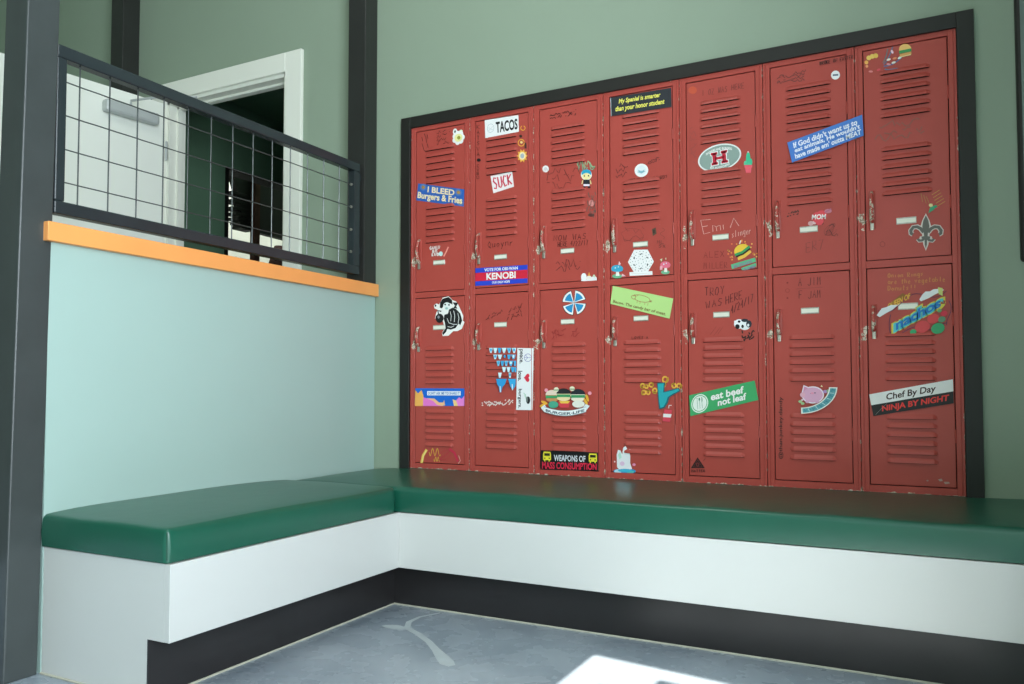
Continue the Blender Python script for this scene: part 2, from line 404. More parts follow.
add_cushion((WX+.001, BR, -BD+.002, -.003), 'long green vinyl cushion beneath the red lockers', [], 'y')

# ------------------------------------------------------------------ locker surround
b = MB(); fo = .0495; yf = -.012
b.box((LK0-fo, yf, LZ0-.013), (LK0, .004, LZ1+fo), M_FRAME, .001, 1).box((LK1, yf, LZ0-.013), (LK1+fo, .004, LZ1+fo), M_FRAME, .001, 1)
b.box((LK0, yf, LZ1), (LK1, .004, LZ1+fo), M_FRAME, .001, 1).box((LK0, -.004, LZ0-.013), (LK1, .004, LZ0), M_FRAME)
struct(b.build('trim_3'))

# ------------------------------------------------------------------ wall board at the right edge
bd = empty('wall_board', (2.7, 0, 1.185), 'dark rimmed grey board on the green wall at the right edge', 'board')
b = MB(); b.box((2.293, -.03, 1.185), (3.15, .004, 2.115), M_FRAME, .012, 3); b.build('rim', bd)
b = MB(); b.box((2.306, -.032, 1.198), (3.137, -.028, 2.102), M_GLASSY, .001, 1); b.build('board_face', bd)

# ------------------------------------------------------------------ lockers
BW = .3048
LOUV = {'U': [1.846-.0291*i for i in range(6)] + [1.587-.0297*i for i in range(6)],
        'L': [.968-.0289*i for i in range(6)] + [.697-.0286*i for i in range(6)]}
DOORS = {'U': (1.226, 1.937), 'L': (.481, 1.196)}
DXA, DXB = .0275, .277
FY, DY = -.003, -.0008      # frame face and door face
def at(px, py, bay, y=DY):
    """the point of a locker door (plane y) seen at photo position px, py"""
    d = FW + RT*((px-512-SH[0])/F_PX) - UP*((py-342-SH[1])/F_PX)
    k = (y-CAM.y)/d.y; q = CAM + d*k; return (q.x, q.z)

def louvre(b, x0, x1, z):
    """one pressed louvre: hood bulging outward, slot shade painted dark beneath"""
    h, dpt, e = .0165, .0075, .012
    y = DY
    top = [(x0, y, z+h*.6), (x0+e, y-.0002, z+h), (x1-e, y-.0002, z+h), (x1, y, z+h*.6)]
    mid = [(x0+.002, y-dpt*.35, z+h*.3), (x0+e, y-dpt*.75, z+h*.45), (x1-e, y-dpt*.75, z+h*.45), (x1-.002, y-dpt*.35, z+h*.3)]
    lip = [(x0+.002, y-dpt*.3, z), (x0+e, y-dpt, z), (x1-e, y-dpt, z), (x1-.002, y-dpt*.3, z)]
    n = len(b.v); b.v += [Vector(p) for p in top+mid+lip]; k = b.m(M_RED)
    for r_ in (0, 4):
        for i in range(3): b.f.append((n+r_+i, n+r_+i+1, n+r_+5+i, n+r_+4+i)); b.mi.append(k)
    b.v += [Vector((x0, y, z)), Vector((x1, y, z))]
    b.f.append((n, n+4, n+8, n+12)); b.mi.append(k); b.f.append((n+3, n+13, n+11, n+7)); b.mi.append(k)
    # underside face and strip coloured dark for the shade in the slot
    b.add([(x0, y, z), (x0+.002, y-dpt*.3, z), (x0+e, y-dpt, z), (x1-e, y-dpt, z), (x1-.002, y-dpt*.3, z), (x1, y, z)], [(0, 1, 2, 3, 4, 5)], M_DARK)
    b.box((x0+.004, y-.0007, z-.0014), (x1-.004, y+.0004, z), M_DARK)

def build_locker(i, label):
    X = i*BW
    L = empty('locker', (X, 0, LZ0), label, 'locker', 'red two door lockers in the wall')
    # carcass behind the doors
    b = MB(); g = .0011
    b.box((X+g, .012, LZ0), (X+.0012, .29, LZ1), M_RED).box((X+BW-.0012, .012, LZ0), (X+BW-g, .29, LZ1), M_RED)
    b.box((X+g, .288, LZ0), (X+BW-g, .29, LZ1), M_RED).box((X+g, .012, LZ0), (X+BW-g, .288, LZ0+.0012), M_RED).box((X+g, .012, LZ1-.0012), (X+BW-g, .288, LZ1), M_RED)
    b.box((X+.002, .012, 1.208), (X+BW-.002, .288, 1.210), M_RED); b.box((X+.004, .010, LZ0+.01), (X+BW-.004, .012, LZ1-.01), M_DARK)
    b.build('carcass', L)
    # face frame
    b = MB()
    zs = [LZ0, DOORS['L'][0]-.003, DOORS['L'][1]+.003, DOORS['U'][0]-.003, DOORS['U'][1]+.003, LZ1]
    xa, xb = X+g, X+BW-g; ia, ib = X+DXA-.0028, X+DXB+.0028
    bb = .0008
    b.box((xa, FY, LZ0), (ia, .012, LZ1), M_RED, bb, 1).box((ib, FY, LZ0), (xb, .012, LZ1), M_RED, bb, 1)
    for k in (0, 2, 4): b.box((ia, FY+.0001, zs[k]), (ib, .012, zs[k+1]), M_RED, bb, 1)
    # pressed line along the stiles
    for xx in (X+.0105, X+BW-.0105): b.box((xx-.0012, FY-.0022, LZ0+.004), (xx+.0012, FY+.001, LZ1-.004), M_RED, .001, 1)
    b.build('face_frame', L)
    doors = {}
    for q in 'UL':
        z0, z1 = DOORS[q]; b = MB()
        b.box((X+DXA, DY, z0), (X+DXB, .010, z1), M_RED, .0012, 2)
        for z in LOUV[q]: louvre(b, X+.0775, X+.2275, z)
        d = b.build('door', L); doors[q] = d
        # pull handle
        hz = (1.352, 1.455) if q == 'U' else (.988, 1.072)
        hx = X+.046; b = MB()
        b.box((hx-.011, DY-.0012, hz[0]-.022), (hx+.011, DY+.001, hz[1]+.006), M_RED, .001, 1)
        pts = []
        for k in range(11):
            u = k/10; pts.append((hx, DY-.001-.021*math.sin(math.pi*min(1, u*1.02))**.45 if 0 < u < 1 else DY, hz[1]-(hz[1]-hz[0])*u))
        b.tube(pts, [.0052+.0026*(k/10) for k in range(11)], M_REDH, 8)
        h = b.build('handle', d, smooth=True)
        b = MB(); b.box((hx-.006, DY-.007, hz[0]-.026), (hx+.006, DY, hz[0]-.002), M_METAL, .002, 2); b.build('latch_plate', d)
        # number plate holder
        pz = 1.338 if q == 'U' else 1.055
        b = MB(); b.box((X+.119, DY-.0016, pz), (X+.179, DY, pz+.022), M_METAL, .0008, 1)
        b.box((X+.121, DY-.0022, pz+.004), (X+.177, DY-.0016, pz+.018), flat('#e9e7d8')); b.build('number_plate', d)
        for hzz in ((1.755, 1.398) if q == 'U' else (1.018, .644)):
            b = MB(); b.cyl((X+DXB+.0015, DY-.001, hzz-.021), (X+DXB+.0015, DY-.001, hzz+.021), .0032, M_RED, 8); b.build('hinge', d)
    return L, doors
LABELS = ['leftmost red locker, with a blue burgers and fries strip and a white daisy sticker',
          'red locker with a white TACOS sticker, beside the leftmost one',
          'red locker with a blue and white pinwheel sticker, above a black mass consumption strip',
          'red locker with a black yellow lettered strip on top and a lime green strip',
          'red locker with a grey oval H sticker and a green eat beef strip',
          'red locker with a slanted blue bumper strip near its top and a pink pig below',
          'rightmost red locker, with a fleur de lis emblem and a Chef By Day strip']
LK = [build_locker(i, LABELS[i]) for i in range(7)]

# ------------------------------------------------------------------ stickers and writing
_tc = {}
def text_geo(s, bold=0.0, shear=0.0, space=1.0):
    key = (s, bold, shear, space)
    if key in _tc: return _tc[key]
    cu = bpy.data.curves.new('t', 'FONT'); cu.body = s; cu.size = 1; cu.offset = bold; cu.shear = shear; cu.resolution_u = 3; cu.space_character = space
    cu.align_x = 'LEFT'; cu.fill_mode = 'FRONT'
    ob = bpy.data.objects.new('t', cu); COL.objects.link(ob)
    dg = bpy.context.evaluated_depsgraph_get(); me = bpy.data.meshes.new_from_object(ob.evaluated_get(dg))
    vs = [v.co.copy() for v in me.vertices]; fs = [tuple(p.vertices) for p in me.polygons]
    bpy.data.objects.remove(ob); bpy.data.curves.remove(cu); bpy.data.meshes.remove(me)
    x0 = min(v.x for v in vs); x1 = max(v.x for v in vs); y0 = min(v.y for v in vs); y1 = max(v.y for v in vs)
    vs = [((v.x-x0)/(x1-x0), (v.y-y0)/(y1-y0)) for v in vs]
    _tc[key] = (vs, fs); return _tc[key]
FONT = {'A': '0,0 .5,1 1,0|.2,.4 .8,.4', 'B': '0,0 0,1 .8,.9 .8,.6 0,.5 .9,.4 .9,.1 0,0', 'C': '1,.9 .4,1 0,.5 .4,0 1,.1', 'D': '0,0 0,1 .7,.9 1,.5 .7,.1 0,0',
 'E': '1,1 0,1 0,0 1,0|0,.5 .8,.5', 'F': '1,1 0,1 0,0|0,.5 .8,.5', 'G': '1,.9 .4,1 0,.5 .4,0 1,.1 1,.5 .6,.5', 'H': '0,0 0,1|1,0 1,1|0,.5 1,.5', 'I': '.5,0 .5,1',
 'J': '1,1 .9,.1 .4,0 0,.2', 'K': '0,0 0,1|1,1 0,.5 1,0', 'L': '0,1 0,0 1,0', 'M': '0,0 .1,1 .5,.4 .9,1 1,0', 'N': '0,0 0,1 1,0 1,1', 'O': '.5,1 0,.6 .1,.1 .6,0 1,.4 .9,.9 .5,1',
 'P': '0,0 0,1 .9,.9 .9,.6 0,.5', 'Q': '.5,1 0,.5 .5,0 1,.5 .5,1|.6,.3 1,-.1', 'R': '0,0 0,1 .9,.9 .8,.5 0,.5 1,0', 'S': '1,.9 .4,1 .1,.7 .9,.35 .6,0 0,.1', 'T': '0,1 1,1|.5,1 .5,0',
 'U': '0,1 .1,.1 .6,0 1,.2 1,1', 'V': '0,1 .5,0 1,1', 'W': '0,1 .25,0 .5,.7 .8,0 1,1', 'X': '0,0 1,1|0,1 1,0', 'Y': '0,1 .5,.5 1,1|.5,.5 .4,0', 'Z': '0,1 1,1 0,0 1,0', '/': '0,0 1,1', '!': '.5,1 .5,.3|.5,.05 .5,0',
 '1': '.5,0 .5,1', '2': '0,.8 .5,1 1,.7 0,0 1,0', '4': '.8,0 .8,1 0,.4 1,.4', '7': '0,1 1,1 .3,0', '.': '.4,0 .6,0', '?': '0,.8 .5,1 1,.7 .5,.4 .5,.2', '@': '.7,.3 .3,.3 .3,.7 .7,.7 .7,.2 1,.4 .9,.9 .4,1 0,.5 .4,0 .9,0', '^': '0,0 .5,1 1,0', '+': '.5,0 .5,1|0,.5 1,.5',
 'a': '.9,.6 .2,.6 0,.2 .4,0 .9,.2|.9,.6 .9,0', 'b': '0,1 0,0 .8,.1 .8,.5 0,.5', 'c': '.9,.6 .2,.5 .1,.1 .9,0', 'd': '.9,1 .9,0 .1,.1 .2,.6 .9,.5', 'e': '0,.3 .9,.35 .5,.65 .1,.4 .2,0 .9,.05', 'f': '.9,.9 .5,1 .4,0|.1,.6 .8,.6', 'g': '.9,.6 .2,.6 .1,.1 .9,.1|.9,.6 .8,-.4 .1,-.3',
 'h': '0,1 0,0|0,.5 .8,.5 .8,0', 'i': '.5,.6 .5,0', 'j': '.6,.6 .5,-.3 .1,-.2', 'k': '0,1 0,0|.8,.6 0,.3 .8,0', 'l': '.5,1 .5,0', 'm': '0,0 .05,.6 .45,.5 .5,0|.5,.5 .9,.6 1,0', 'n': '0,0 0,.6|0,.5 .8,.6 .9,0', 'o': '.5,.6 0,.3 .5,0 .9,.3 .5,.6', 'p': '0,.6 0,-.4|0,.6 .9,.5 .8,.1 0,0',
 'r': '0,0 .1,.6|.1,.4 .8,.6', 's': '.9,.6 .1,.5 .8,.2 .1,0', 't': '.5,1 .4,0 .8,.05|.1,.65 .9,.65', 'u': '0,.6 .1,0 .8,.1 .9,.6|.9,.6 .9,0', 'v': '0,.6 .4,0 .9,.6', 'w': '0,.6 .2,0 .5,.4 .7,0 1,.6', 'x': '0,0 .9,.6|0,.6 .9,0', 'y': '0,.6 .4,.1|.9,.6 .2,-.4', "'": '.5,1 .4,.8', '"': '.3,1 .3,.75|.7,1 .7,.75', '-': '.1,.4 .9,.4'}
class Sticker:
    """flat graphics laid on a door; (u,v) runs over a quad given by its photo corners TL TR BR BL"""
    def __init__(s, bay, door, quad, lift=.0009):
        s.b = MB(); s.door = LK[bay][1][door]; s.y = DY-lift; s.k = 0
        TL, TR, BR, BL = [at(*p, bay) for p in quad]; s.q = (TL, TR, BR, BL); s.n = 0
        s.w = math.dist(TL, TR); s.h = math.dist(TL, BL)
    def p(s, u, v):
        TL, TR, BR, BL = s.q
        a = [(1-u)*(1-v)*TL[i]+u*(1-v)*TR[i]+u*v*BR[i]+(1-u)*v*BL[i] for i in (0, 1)]
        return (a[0], s.y - s.k*.00012, a[1])
    def up(s): s.k += 1; return s
    def poly(s, pts, c):
        s.up(); s.b.face([s.p(*p) for p in pts], flat(c)); return s
    def solid(s, c, e=.0):   # backing with a real thickness
        s.up(); P = [s.p(-e, -e), s.p(1+e, -e), s.p(1+e, 1+e), s.p(-e, 1+e)]
        Q = [(x, s.y+.0007, z) for x, y, z in P]
        s.b.add(P+Q, [(0, 1, 2, 3), (0, 4, 5, 1), (1, 5, 6, 2), (2, 6, 7, 3), (3, 7, 4, 0)], flat(c)); return s
    def rect(s, u0, v0, u1, v1, c): return s.poly([(u0, v0), (u1, v0), (u1, v1), (u0, v1)], c)
    def ell(s, u, v, ru, rv, c, n=18, a0=0, a1=360, rot=0):
        asp = s.w/s.h; ps = []
        for k in range(n+1 if a1-a0 < 360 else n):
            t = math.radians(a0+(a1-a0)*k/n); x, y = ru*math.cos(t)*asp, rv*math.sin(t); r = math.radians(rot)
            x, y = x*math.cos(r)-y*math.sin(r), x*math.sin(r)+y*math.cos(r); ps.append((u+x/asp, v+y))
        return s.poly(ps, c)
    def line(s, pts, wid, c):
        """polyline in uv drawn as a ribbon, width in metres"""
        s.up(); W_ = [Vector((*[s.p(*p)[i] for i in (0, 2)],)) for p in pts]; m = flat(c); y = s.y-s.k*.00012
        L_, R_ = [], []
        for i, p in enumerate(W_):
            d = (W_[min(i+1, len(W_)-1)]-W_[max(i-1, 0)])
            if d.length < 1e-9: d = Vector((1, 0))
            d.normalize(); n = Vector((-d.y, d.x))*wid/2; L_.append(p+n); R_.append(p-n)
        vs = [(q.x, y, q.y) for q in L_+R_]; N = len(W_)
        s.b.add(vs, [(i, i+1, N+i+1, N+i) for i in range(N-1)], m); return s
    def curve(s, fn, n, wid, c): return s.line([fn(k/n) for k in range(n+1)], wid, c)
    def text(s, t, u0, v0, u1, v1, c, bold=.0, shear=0, space=1, rot90=False, warp=None):
        s.up(); vs, fs = text_geo(t, bold if bold > .09 else min(bold+.012, .03), shear, space); out = []
        for x, y in vs:
            if rot90: u, v = u1-(1-y)*(u1-u0), v0+x*(v1-v0)      # reads downward
            else: u, v = u0+x*(u1-u0), v1-y*(v1-v0)
            if warp: u, v = warp(u, v)
            out.append(s.p(u, v))
        s.b.add(out, fs, flat(c)); return s
    def hand(s, t, u0, v0, u1, v1, c, wid=.0013, jit=.06, gap=.35):
        wid *= 1.6
        """hand lettering in straight pen strokes"""
        s.up(); n = len(t); cw_ = (u1-u0)/(n-gap*(1)) if n > 1 else (u1-u0)
        for i, ch in enumerate(t):
            if ch not in FONT: continue
            ju, jv = random.uniform(-jit, jit), random.uniform(-jit, jit)
            for st in FONT[ch].split('|'):
                pts = []
                for pr in st.split():
                    x, y = map(float, pr.split(','))
                    pts.append((u0+(i+x*(1-gap)+ju*.5)*cw_, v1-(y+jv)*(v1-v0)))
                s.line(pts, wid, c); s.k -= 1
        return s
    def scrib(s, n, c, wid=.001, seed=1, amp=.25, rows=2):
        wid *= 2.1; n = int(n*1.5)
        r = random.Random(seed)
        for q in range(rows):
            v = (q+.5)/rows; u = 0.0; pts = []
            while u < 1:
                pts.append((u, v+r.uniform(-amp, amp)/rows*1.4)); u += r.uniform(.4, 1.2)/n
                if r.random() < .18:
                    if len(pts) > 1: s.line(pts, wid, c); s.k -= 1
                    pts = []; u += .6/n
            if len(pts) > 1: s.line(pts, wid, c); s.k -= 1
        return s
    def done(s, name, label): 
        o = s.b.build(name, s.door, recalc=False); tag(o, label); return o
def R4(x0, y0, x1, y1, tilt=0.0):
    """photo quad from a box; tilt = how far the right end is lowered"""
    return [(x0, y0), (x1, y0+tilt), (x1, y1+tilt), (x0, y1)]
INK = '#2a1413'; BLK = '#16171a'; WHT = '#f1f0ec'

# --- locker 1
Sticker(0, 'U', R4(422, 136, 429, 153, -2)).scrib(5, INK, .0012, 3, .5, 2).done('pen_scribble', 'thin black pen scribble')
Sticker(0, 'U', R4(437, 131, 450, 146, -2.5)).scrib(7, INK, .0011, 5, .3, 4).done('pen_scribble', 'black pen note of several short lines')
s = Sticker(0, 'U', R4(451, 127.5, 465, 146, -2)); s.ell(.3, .26, .16, .17, WHT); s.ell(.3, .26, .06, .07, '#3d4a48')
s.ell(.72, .3, .13, .1, '#e8edd2')
for k in range(7):
    a = 2*math.pi*k/7; s.ell(.55+.28*math.cos(a), .62+.24*math.sin(a), .17, .15, WHT)
s.ell(.55, .62, .28, .22, '#efe9a4'); s.ell(.58, .62, .12, .1, '#9c9c3c'); s.done('flower_sticker', 'white daisy sticker with yellow heart')
s = Sticker(0, 'U', [(418.4, 183.5), (464.4, 189.4), (463.8, 206.6), (416.4, 200.4)]).solid('#2f62b4')
for u, v in ((.12, .18), (.88, .22), (.93, .8)): s.ell(u, v, .07, .2, '#5579b6'); s.ell(u, v, .04, .1, '#a8834e')
s.text('I BLEED', .22, .10, .80, .44, '#f2dfb4', .02).text('Burgers & Fries', .02, .48, .97, .97, '#f2dfb4', .025).done('bumper_sticker', 'blue strip with cream words I BLEED Burgers & Fries')
s = Sticker(0, 'U', R4(430, 246.5, 441, 257, -1)).hand('GAMIN', 0, 0, .9, .3, WHT, .002).hand('BE', .25, .36, .7, .6, WHT, .002).hand('KIND', .2, .66, .8, .95, WHT, .002); s.done('chalk_writing', 'small white words')
s = Sticker(0, 'U', R4(439, 246, 451, 258, -.5)); s.ell(.16, .66, .17, .2, '#bfe0dc'); s.line([(.4, .9), (.62, .5), (.8, .1)], .008, '#e6787a').line([(.42, .86), (.62, .5), (.78, .14)], .002, '#f1c9a2'); s.done('hot_dog_sticker', 'pink hot dog sticker with a pale blue blob')
Sticker(0, 'U', R4(465.6, 164, 468.6, 185)).hand('SEE', .0, .0, 1, .3, INK, .0013).hand('NO', 0, .4, 1, .62, INK, .0013).hand('WE', 0, .7, 1, .95, INK, .0013).done('pen_scribble', 'black letters running down the frame')
s = Sticker(0, 'L', R4(434, 297, 463.5, 335, 0))      # black and white crouching figure in a flat cap
out = [(.30, .02), (.5, -.02), (.64, .08), (.76, .12), (.84, .22), (.9, .32), (1, .5), (.98, .62), (1.04, .66), (.95, .84), (.8, .9), (.66, .9), (.5, 1.02), (.3, 1.03), (.28, .95), (.36, .84), (.33, .7), (.3, .62), (.14, .66), (.04, .56), (.08, .42), (.14, .34), (.02, .3), (0, .22), (.08, .17), (.18, .2)]
s.poly(out, WHT)
for p in ([(.30, .05), (.5, .0), (.62, .08), (.64, .2), (.56, .17), (.4, .16), (.28, .30), (.2, .28), (.22, .14)],
          [(.36, .47), (.48, .44), (.52, .33), (.64, .28), (.76, .32), (.9, .44), (.96, .62), (.9, .74), (.84, .70), (.74, .82), (.58, .86), (.46, .84), (.42, .92), (.32, 1.0), (.29, .95), (.40, .82), (.38, .68), (.34, .58)],
          [(.64, .14), (.82, .15), (.78, .24), (.74, .22), (.80, .31), (.66, .29), (.72, .23)]): s.poly(p, BLK)
s.ell(.45, .24, .13, .10, '#e6ecea').ell(.39, .2, .03, .02, BLK).ell(.52, .21, .03, .02, BLK).ell(.44, .3, .05, .03, '#9fc7c3')
s.ell(.2, .56, .14, .12, BLK); s.ell(.06, .23, .03, .03, BLK); s.line([(.18, .5), (.14, .36), (.26, .38)], .006, BLK); s.ell(.17, .53, .04, .04, '#8a8a90')
for P_ in ([(.56, .38), (.6, .5), (.58, .64)], [(.68, .36), (.72, .5), (.70, .66)], [(.82, .42), (.86, .56), (.83, .7)], [(.46, .56), (.52, .68), (.66, .72), (.8, .72)], [(.48, .78), (.6, .8), (.7, .76)]): s.line(P_, .0026, '#e9ebea')
s.done('figure_sticker', 'black and white cartoon of a crouching person in a dark cap')
s = Sticker(0, 'L', [(415.5, 388.2), (464.5, 388.4), (464.3, 406), (415.1, 406)]).solid('#1668d2')
s.poly([(0, .1), (.06, .3), (.13, .1), (.17, .4), (.2, 1), (0, 1)], '#f4b35a').poly([(.17, .5), (.27, .6), (.42, .75), (.56, 1), (.17, 1)], '#ee7cd0').poly([(.24, .56), (.4, .58), (.5, .8), (.58, .8), (.6, .66), (.62, .95), (.56, 1), (.46, .94), (.38, .72)], '#f6be8e')
s.poly([(.77, .62), (.85, .7), (.88, 1), (.8, 1)], '#f6d08a').poly([(.84, .68), (.9, .5), (.95, .6), (1, .42), (1, 1), (.88, 1)], '#ee86d6').rect(.25, .16, .93, .40, '#eef2f6')
s.text("DON'T ASK ME TO SHARE IT", .27, .2, .91, .36, '#4f7fc4', .01); s.done('bumper_sticker', 'blue strip with pink and orange shapes and a white text bar')
s = Sticker(0, 'L', R4(420.5, 447, 461, 464)); s.line([(.03, .95), (.07, .5), (.16, .15)], .013, '#efc55a').line([(.04, .9), (.08, .5), (.15, .2)], .004, '#f7e69a')
s.curve(lambda t: (.22+.28*t, .3+.22*math.sin(t*15)), 40, .0028, '#e6b648').curve(lambda t: (.34+.14*t, .72+.14*math.sin(t*14)), 24, .0024, '#e6b648')
s.curve(lambda t: (.6+.14*math.cos(t*13), .45+.3*math.sin(t*11)), 40, .0018, '#b8313f').line([(.72, .1), (.85, .35), (.93, .85)], .011, '#c9304a').line([(.95, .5), (.99, .8), (.94, .98)], .0025, '#e9b9b0'); s.done('chalk_drawing', 'yellow and crimson doodle of squiggles and bottles')
# --- locker 2
s = Sticker(1, 'U', [(484.8, 120.3), (518.4, 115.1), (519, 131.7), (485.4, 138.2)]).solid('#eeeeee')
s.curve(lambda t: (.17+.1*math.cos(t*6.28), .5+.24*math.sin(t*6.28)), 16, .0012, '#8aa3a8').line([(.1, .45), (.17, .52), (.25, .42)], .001, '#8aa3a8').line([(.1, .62), (.17, .55), (.24, .62)], .001, '#8aa3a8')
s.text('TACOS', .33, .2, .97, .84, '#1a1d20', .045); s.done('bumper_sticker', 'white strip with black word TACOS')
s = Sticker(1, 'U', R4(476.5, 125, 481.5, 180)); 
for k, ch in enumerate('KATSVA'): s.hand(ch, .1, k*.1, .9, k*.1+.07, INK, .0013)
s.ell(.5, .64, .4, .03, BLK)
for k, ch in enumerate('CVBU'): s.hand(ch, .1, .72+k*.07, .8, .72+k*.07+.05, INK, .0012)
s.done('pen_writing', 'black letters written down the door edge')
s = Sticker(1, 'U', R4(517, 124, 528, 165))
s.curve(lambda t: (.55+.2*math.cos(t*5.5-1.2), .1+.055*math.sin(t*5.5-1.2)), 16, .0035, '#eaa23c').curve(lambda t: (.4+.28*math.cos(t*6), .46+.08*math.sin(t*6)), 16, .004, '#e9a63e').ell(.35, .3, .14, .035, '#3c2c22').poly([(.72, .46), (.86, .46), (.9, .6), (.7, .6)], '#4b302a').ell(.42, .45, .12, .03, '#f4d389')
pts = []
for k in range(20):
    a = 2*math.pi*k/20; r_ = (1.0 if k % 2 == 0 else .68); pts.append((.5+.52*r_*math.cos(a), .78+.17*r_*math.sin(a)))
s.poly(pts, '#f0b04a'); s.ell(.5, .78, .3, .095, '#f7e2ac'); s.ell(.5, .78, .17, .06, '#a9b2bb'); s.done('flame_stickers', 'orange rings above a yellow starburst')
s = Sticker(1, 'U', [(490.6, 176.2), (512.2, 171.5), (514, 186.7), (493.4, 193.3)]).solid('#f2e8e8').hand('SUCK', .08, .15, .92, .8, '#cf3650', .0042, .03, .3); s.done('name_tag_sticker', 'white tag with red word SUCK')
Sticker(1, 'U', R4(488, 241, 513, 249, -3)).hand('Quoynr', 0, .1, 1, .9, INK, .0014).done('pen_writing', 'black pen signature')
s = Sticker(1, 'U', [(475.4, 268.3), (527.6, 264.8), (527.6, 282.9), (475.4, 286)]).solid('#2a45c8').rect(0, .27, 1, .74, '#d6243f').text('VOTE FOR OBI-WAN', .18, .05, .82, .22, WHT, .02).text('KENOBI', .22, .32, .78, .70, WHT, .02).text('OUR ONLY HOPE', .33, .8, .67, .93, WHT, .02); s.done('bumper_sticker', 'blue and red campaign strip reading KENOBI')
Sticker(1, 'L', R4(486, 316, 503, 321, -7)).scrib(10, INK, .001, 8, .4, 2).done('pen_scribble', 'black pen scribble')
Sticker(1, 'L', R4(507, 309, 523, 322, -6)).scrib(8, INK, .001, 9, .4, 3).done('pen_scribble', 'black pen scribble running up to the right')
s = Sticker(1, 'L', R4(489.5, 348, 517.5, 399.5), .0086)
rr = random.Random(4)
for r_, (ua, ub, va, ln) in enumerate(((.02, 1, .0, .1), (.18, 1, .13, .09), (.3, 1, .25, .1), (.5, 1, .37, .1), (.36, .5, .48, .1), (.74, .84, .48, .1))):
    u = ua
    while u < ub-.03:
        wd = rr.uniform(.12, .19); u2 = min(u+wd, ub)
        if not (r_ < 2 and .5 < u < .56): s.poly([(u, va), (u2, va), ((u+u2)/2+.03, va+ln), ((u+u2)/2-.03, va+ln)], rr.choice(['#cfe9f3', '#8ccbe8', '#4fb0df']))
        s.ell((u+u2)/2, va+ln*.4, .035, .03, rr.choice(['#dff1f7', '#39a7dd'])); u = u2+.015
s.poly([(.3, .6), (.68, .6), (.62, .7), (.52, .76), (.48, .86), (.42, .86), (.4, .76), (.33, .7)], '#2f9ad8').poly([(.72, .6), (1, .6), (.98, .74), (.88, .82), (.8, .74)], '#3aa6de').line([(.44, .74), (.46, .86)], .004, '#dff1f7').line([(.87, .7), (.88, .82)], .004, '#dff1f7')
s.done('painted_drips', 'blue and white paint drips across the louvres')
s = Sticker(1, 'L', [(517.7, 348), (534, 348.2), (532.8, 410.2), (516.5, 409.9)], .0034).solid('#efeff0')
s.text('peace.', .08, .02, .34, .25, '#2c2c30', .01, rot90=True).text('love.', .08, .37, .34, .53, '#2c2c30', .01, rot90=True).text('burgers.', .08, .66, .34, .97, '#2c2c30', .01, rot90=True)
s.curve(lambda t: (.66+.22*math.cos(t*6.29), .155+.062*math.sin(t*6.29)), 24, .0016, '#5349a8').line([(.44, .155), (.88, .155)], .0014, '#5349a8').line([(.66, .155), (.5, .2)], .0014, '#5349a8').line([(.66, .155), (.5, .11)], .0014, '#5349a8')
hp = []
for k in range(24):
    t = 2*math.pi*k/24; hx = 16*math.sin(t)**3; hy = 13*math.cos(t)-5*math.cos(2*t)-2*math.cos(3*t)-math.cos(4*t)
    hp.append((.64+hy*.0125, .48+hx*.0042))
s.poly(hp, '#dd2f45')
s.ell(.74, .84, .12, .06, '#222326').ell(.66, .83, .06, .05, '#777d7a').line([(.45, .72), (.56, .76), (.6, .82)], .0025, '#9cc9ae').line([(.6, .74), (.5, .78)], .0015, '#9cc9ae'); s.done('bumper_sticker', 'white upright strip with words peace love burgers and a red heart')
Sticker(1, 'L', R4(482, 402, 514, 407, -3)).scrib(22, '#e6d6d0', .0022, 3, .4, 2).done('chalk_writing', 'white chalk words')
# --- locker 3
Sticker(2, 'U', R4(550, 114, 577, 120, -5)).scrib(18, INK, .0013, 6, .35, 2).done('pen_writing', 'black pen note under the door top')
s = Sticker(2, 'U', R4(542.5, 165.5, 549, 172.5)); s.ell(.5, .5, .5, .5, '#efe8e6'); s.ell(.5, .5, .25, .25, '#d8cfd0'); s.done('round_sticker', 'small round white sticker')
Sticker(2, 'U', R4(577.5, 162, 597, 169, -1)).scrib(9, '#97b58a', .003, 3, .45, 1).scrib(8, '#7fa98c', .002, 4, .6, 1).done('chalk_writing', 'pale green scrawl above the little figure')
s = Sticker(2, 'U', R4(581, 169, 592, 188.5)); s.ell(.5, .3, .5, .28, WHT).ell(.5, .22, .45, .2, '#29a3c8').ell(.5, .38, .4, .17, '#f1dfa0').ell(.32, .36, .06, .04, BLK).ell(.7, .35, .06, .04, BLK).poly([(.25, .55), (.8, .55), (.82, .78), (.22, .78)], '#262a30').line([(.18, .58), (.1, .78)], .004, '#f1dfa0').line([(.85, .58), (.93, .78)], .004, '#f1dfa0').rect(.24, .78, .8, .88, '#ece0ee').ell(.3, .94, .14, .05, BLK).ell(.76, .94, .14, .05, BLK); s.done('figure_sticker', 'tiny big headed figure with blue hair')
Sticker(2, 'U', R4(547, 168, 580, 188)).scrib(9, '#5d2c2a', .001, 14, .45, 3).done('pen_scribble', 'black pen scribble between the louvres')
s = Sticker(2, 'U', R4(586.5, 193, 596, 217)); s.scrib(6, '#6f5a52', .0016, 2, .5, 4); s.ell(.55, .42, .3, .14, '#d98c86').ell(.5, .92, .35, .07, '#5a3430'); s.done('pen_doodle', 'black and pink doodle beside the louvres')
Sticker(2, 'U', R4(554, 235.5, 586, 241, -2)).hand('NOW WAS', 0, 0, 1, 1, INK, .0013).done('pen_writing', 'black words NOW WAS')
Sticker(2, 'U', R4(558, 242, 588, 247, -2)).hand('HERE 4/22/17', 0, 0, 1, 1, INK, .0012).done('pen_writing', 'black word HERE and a date')
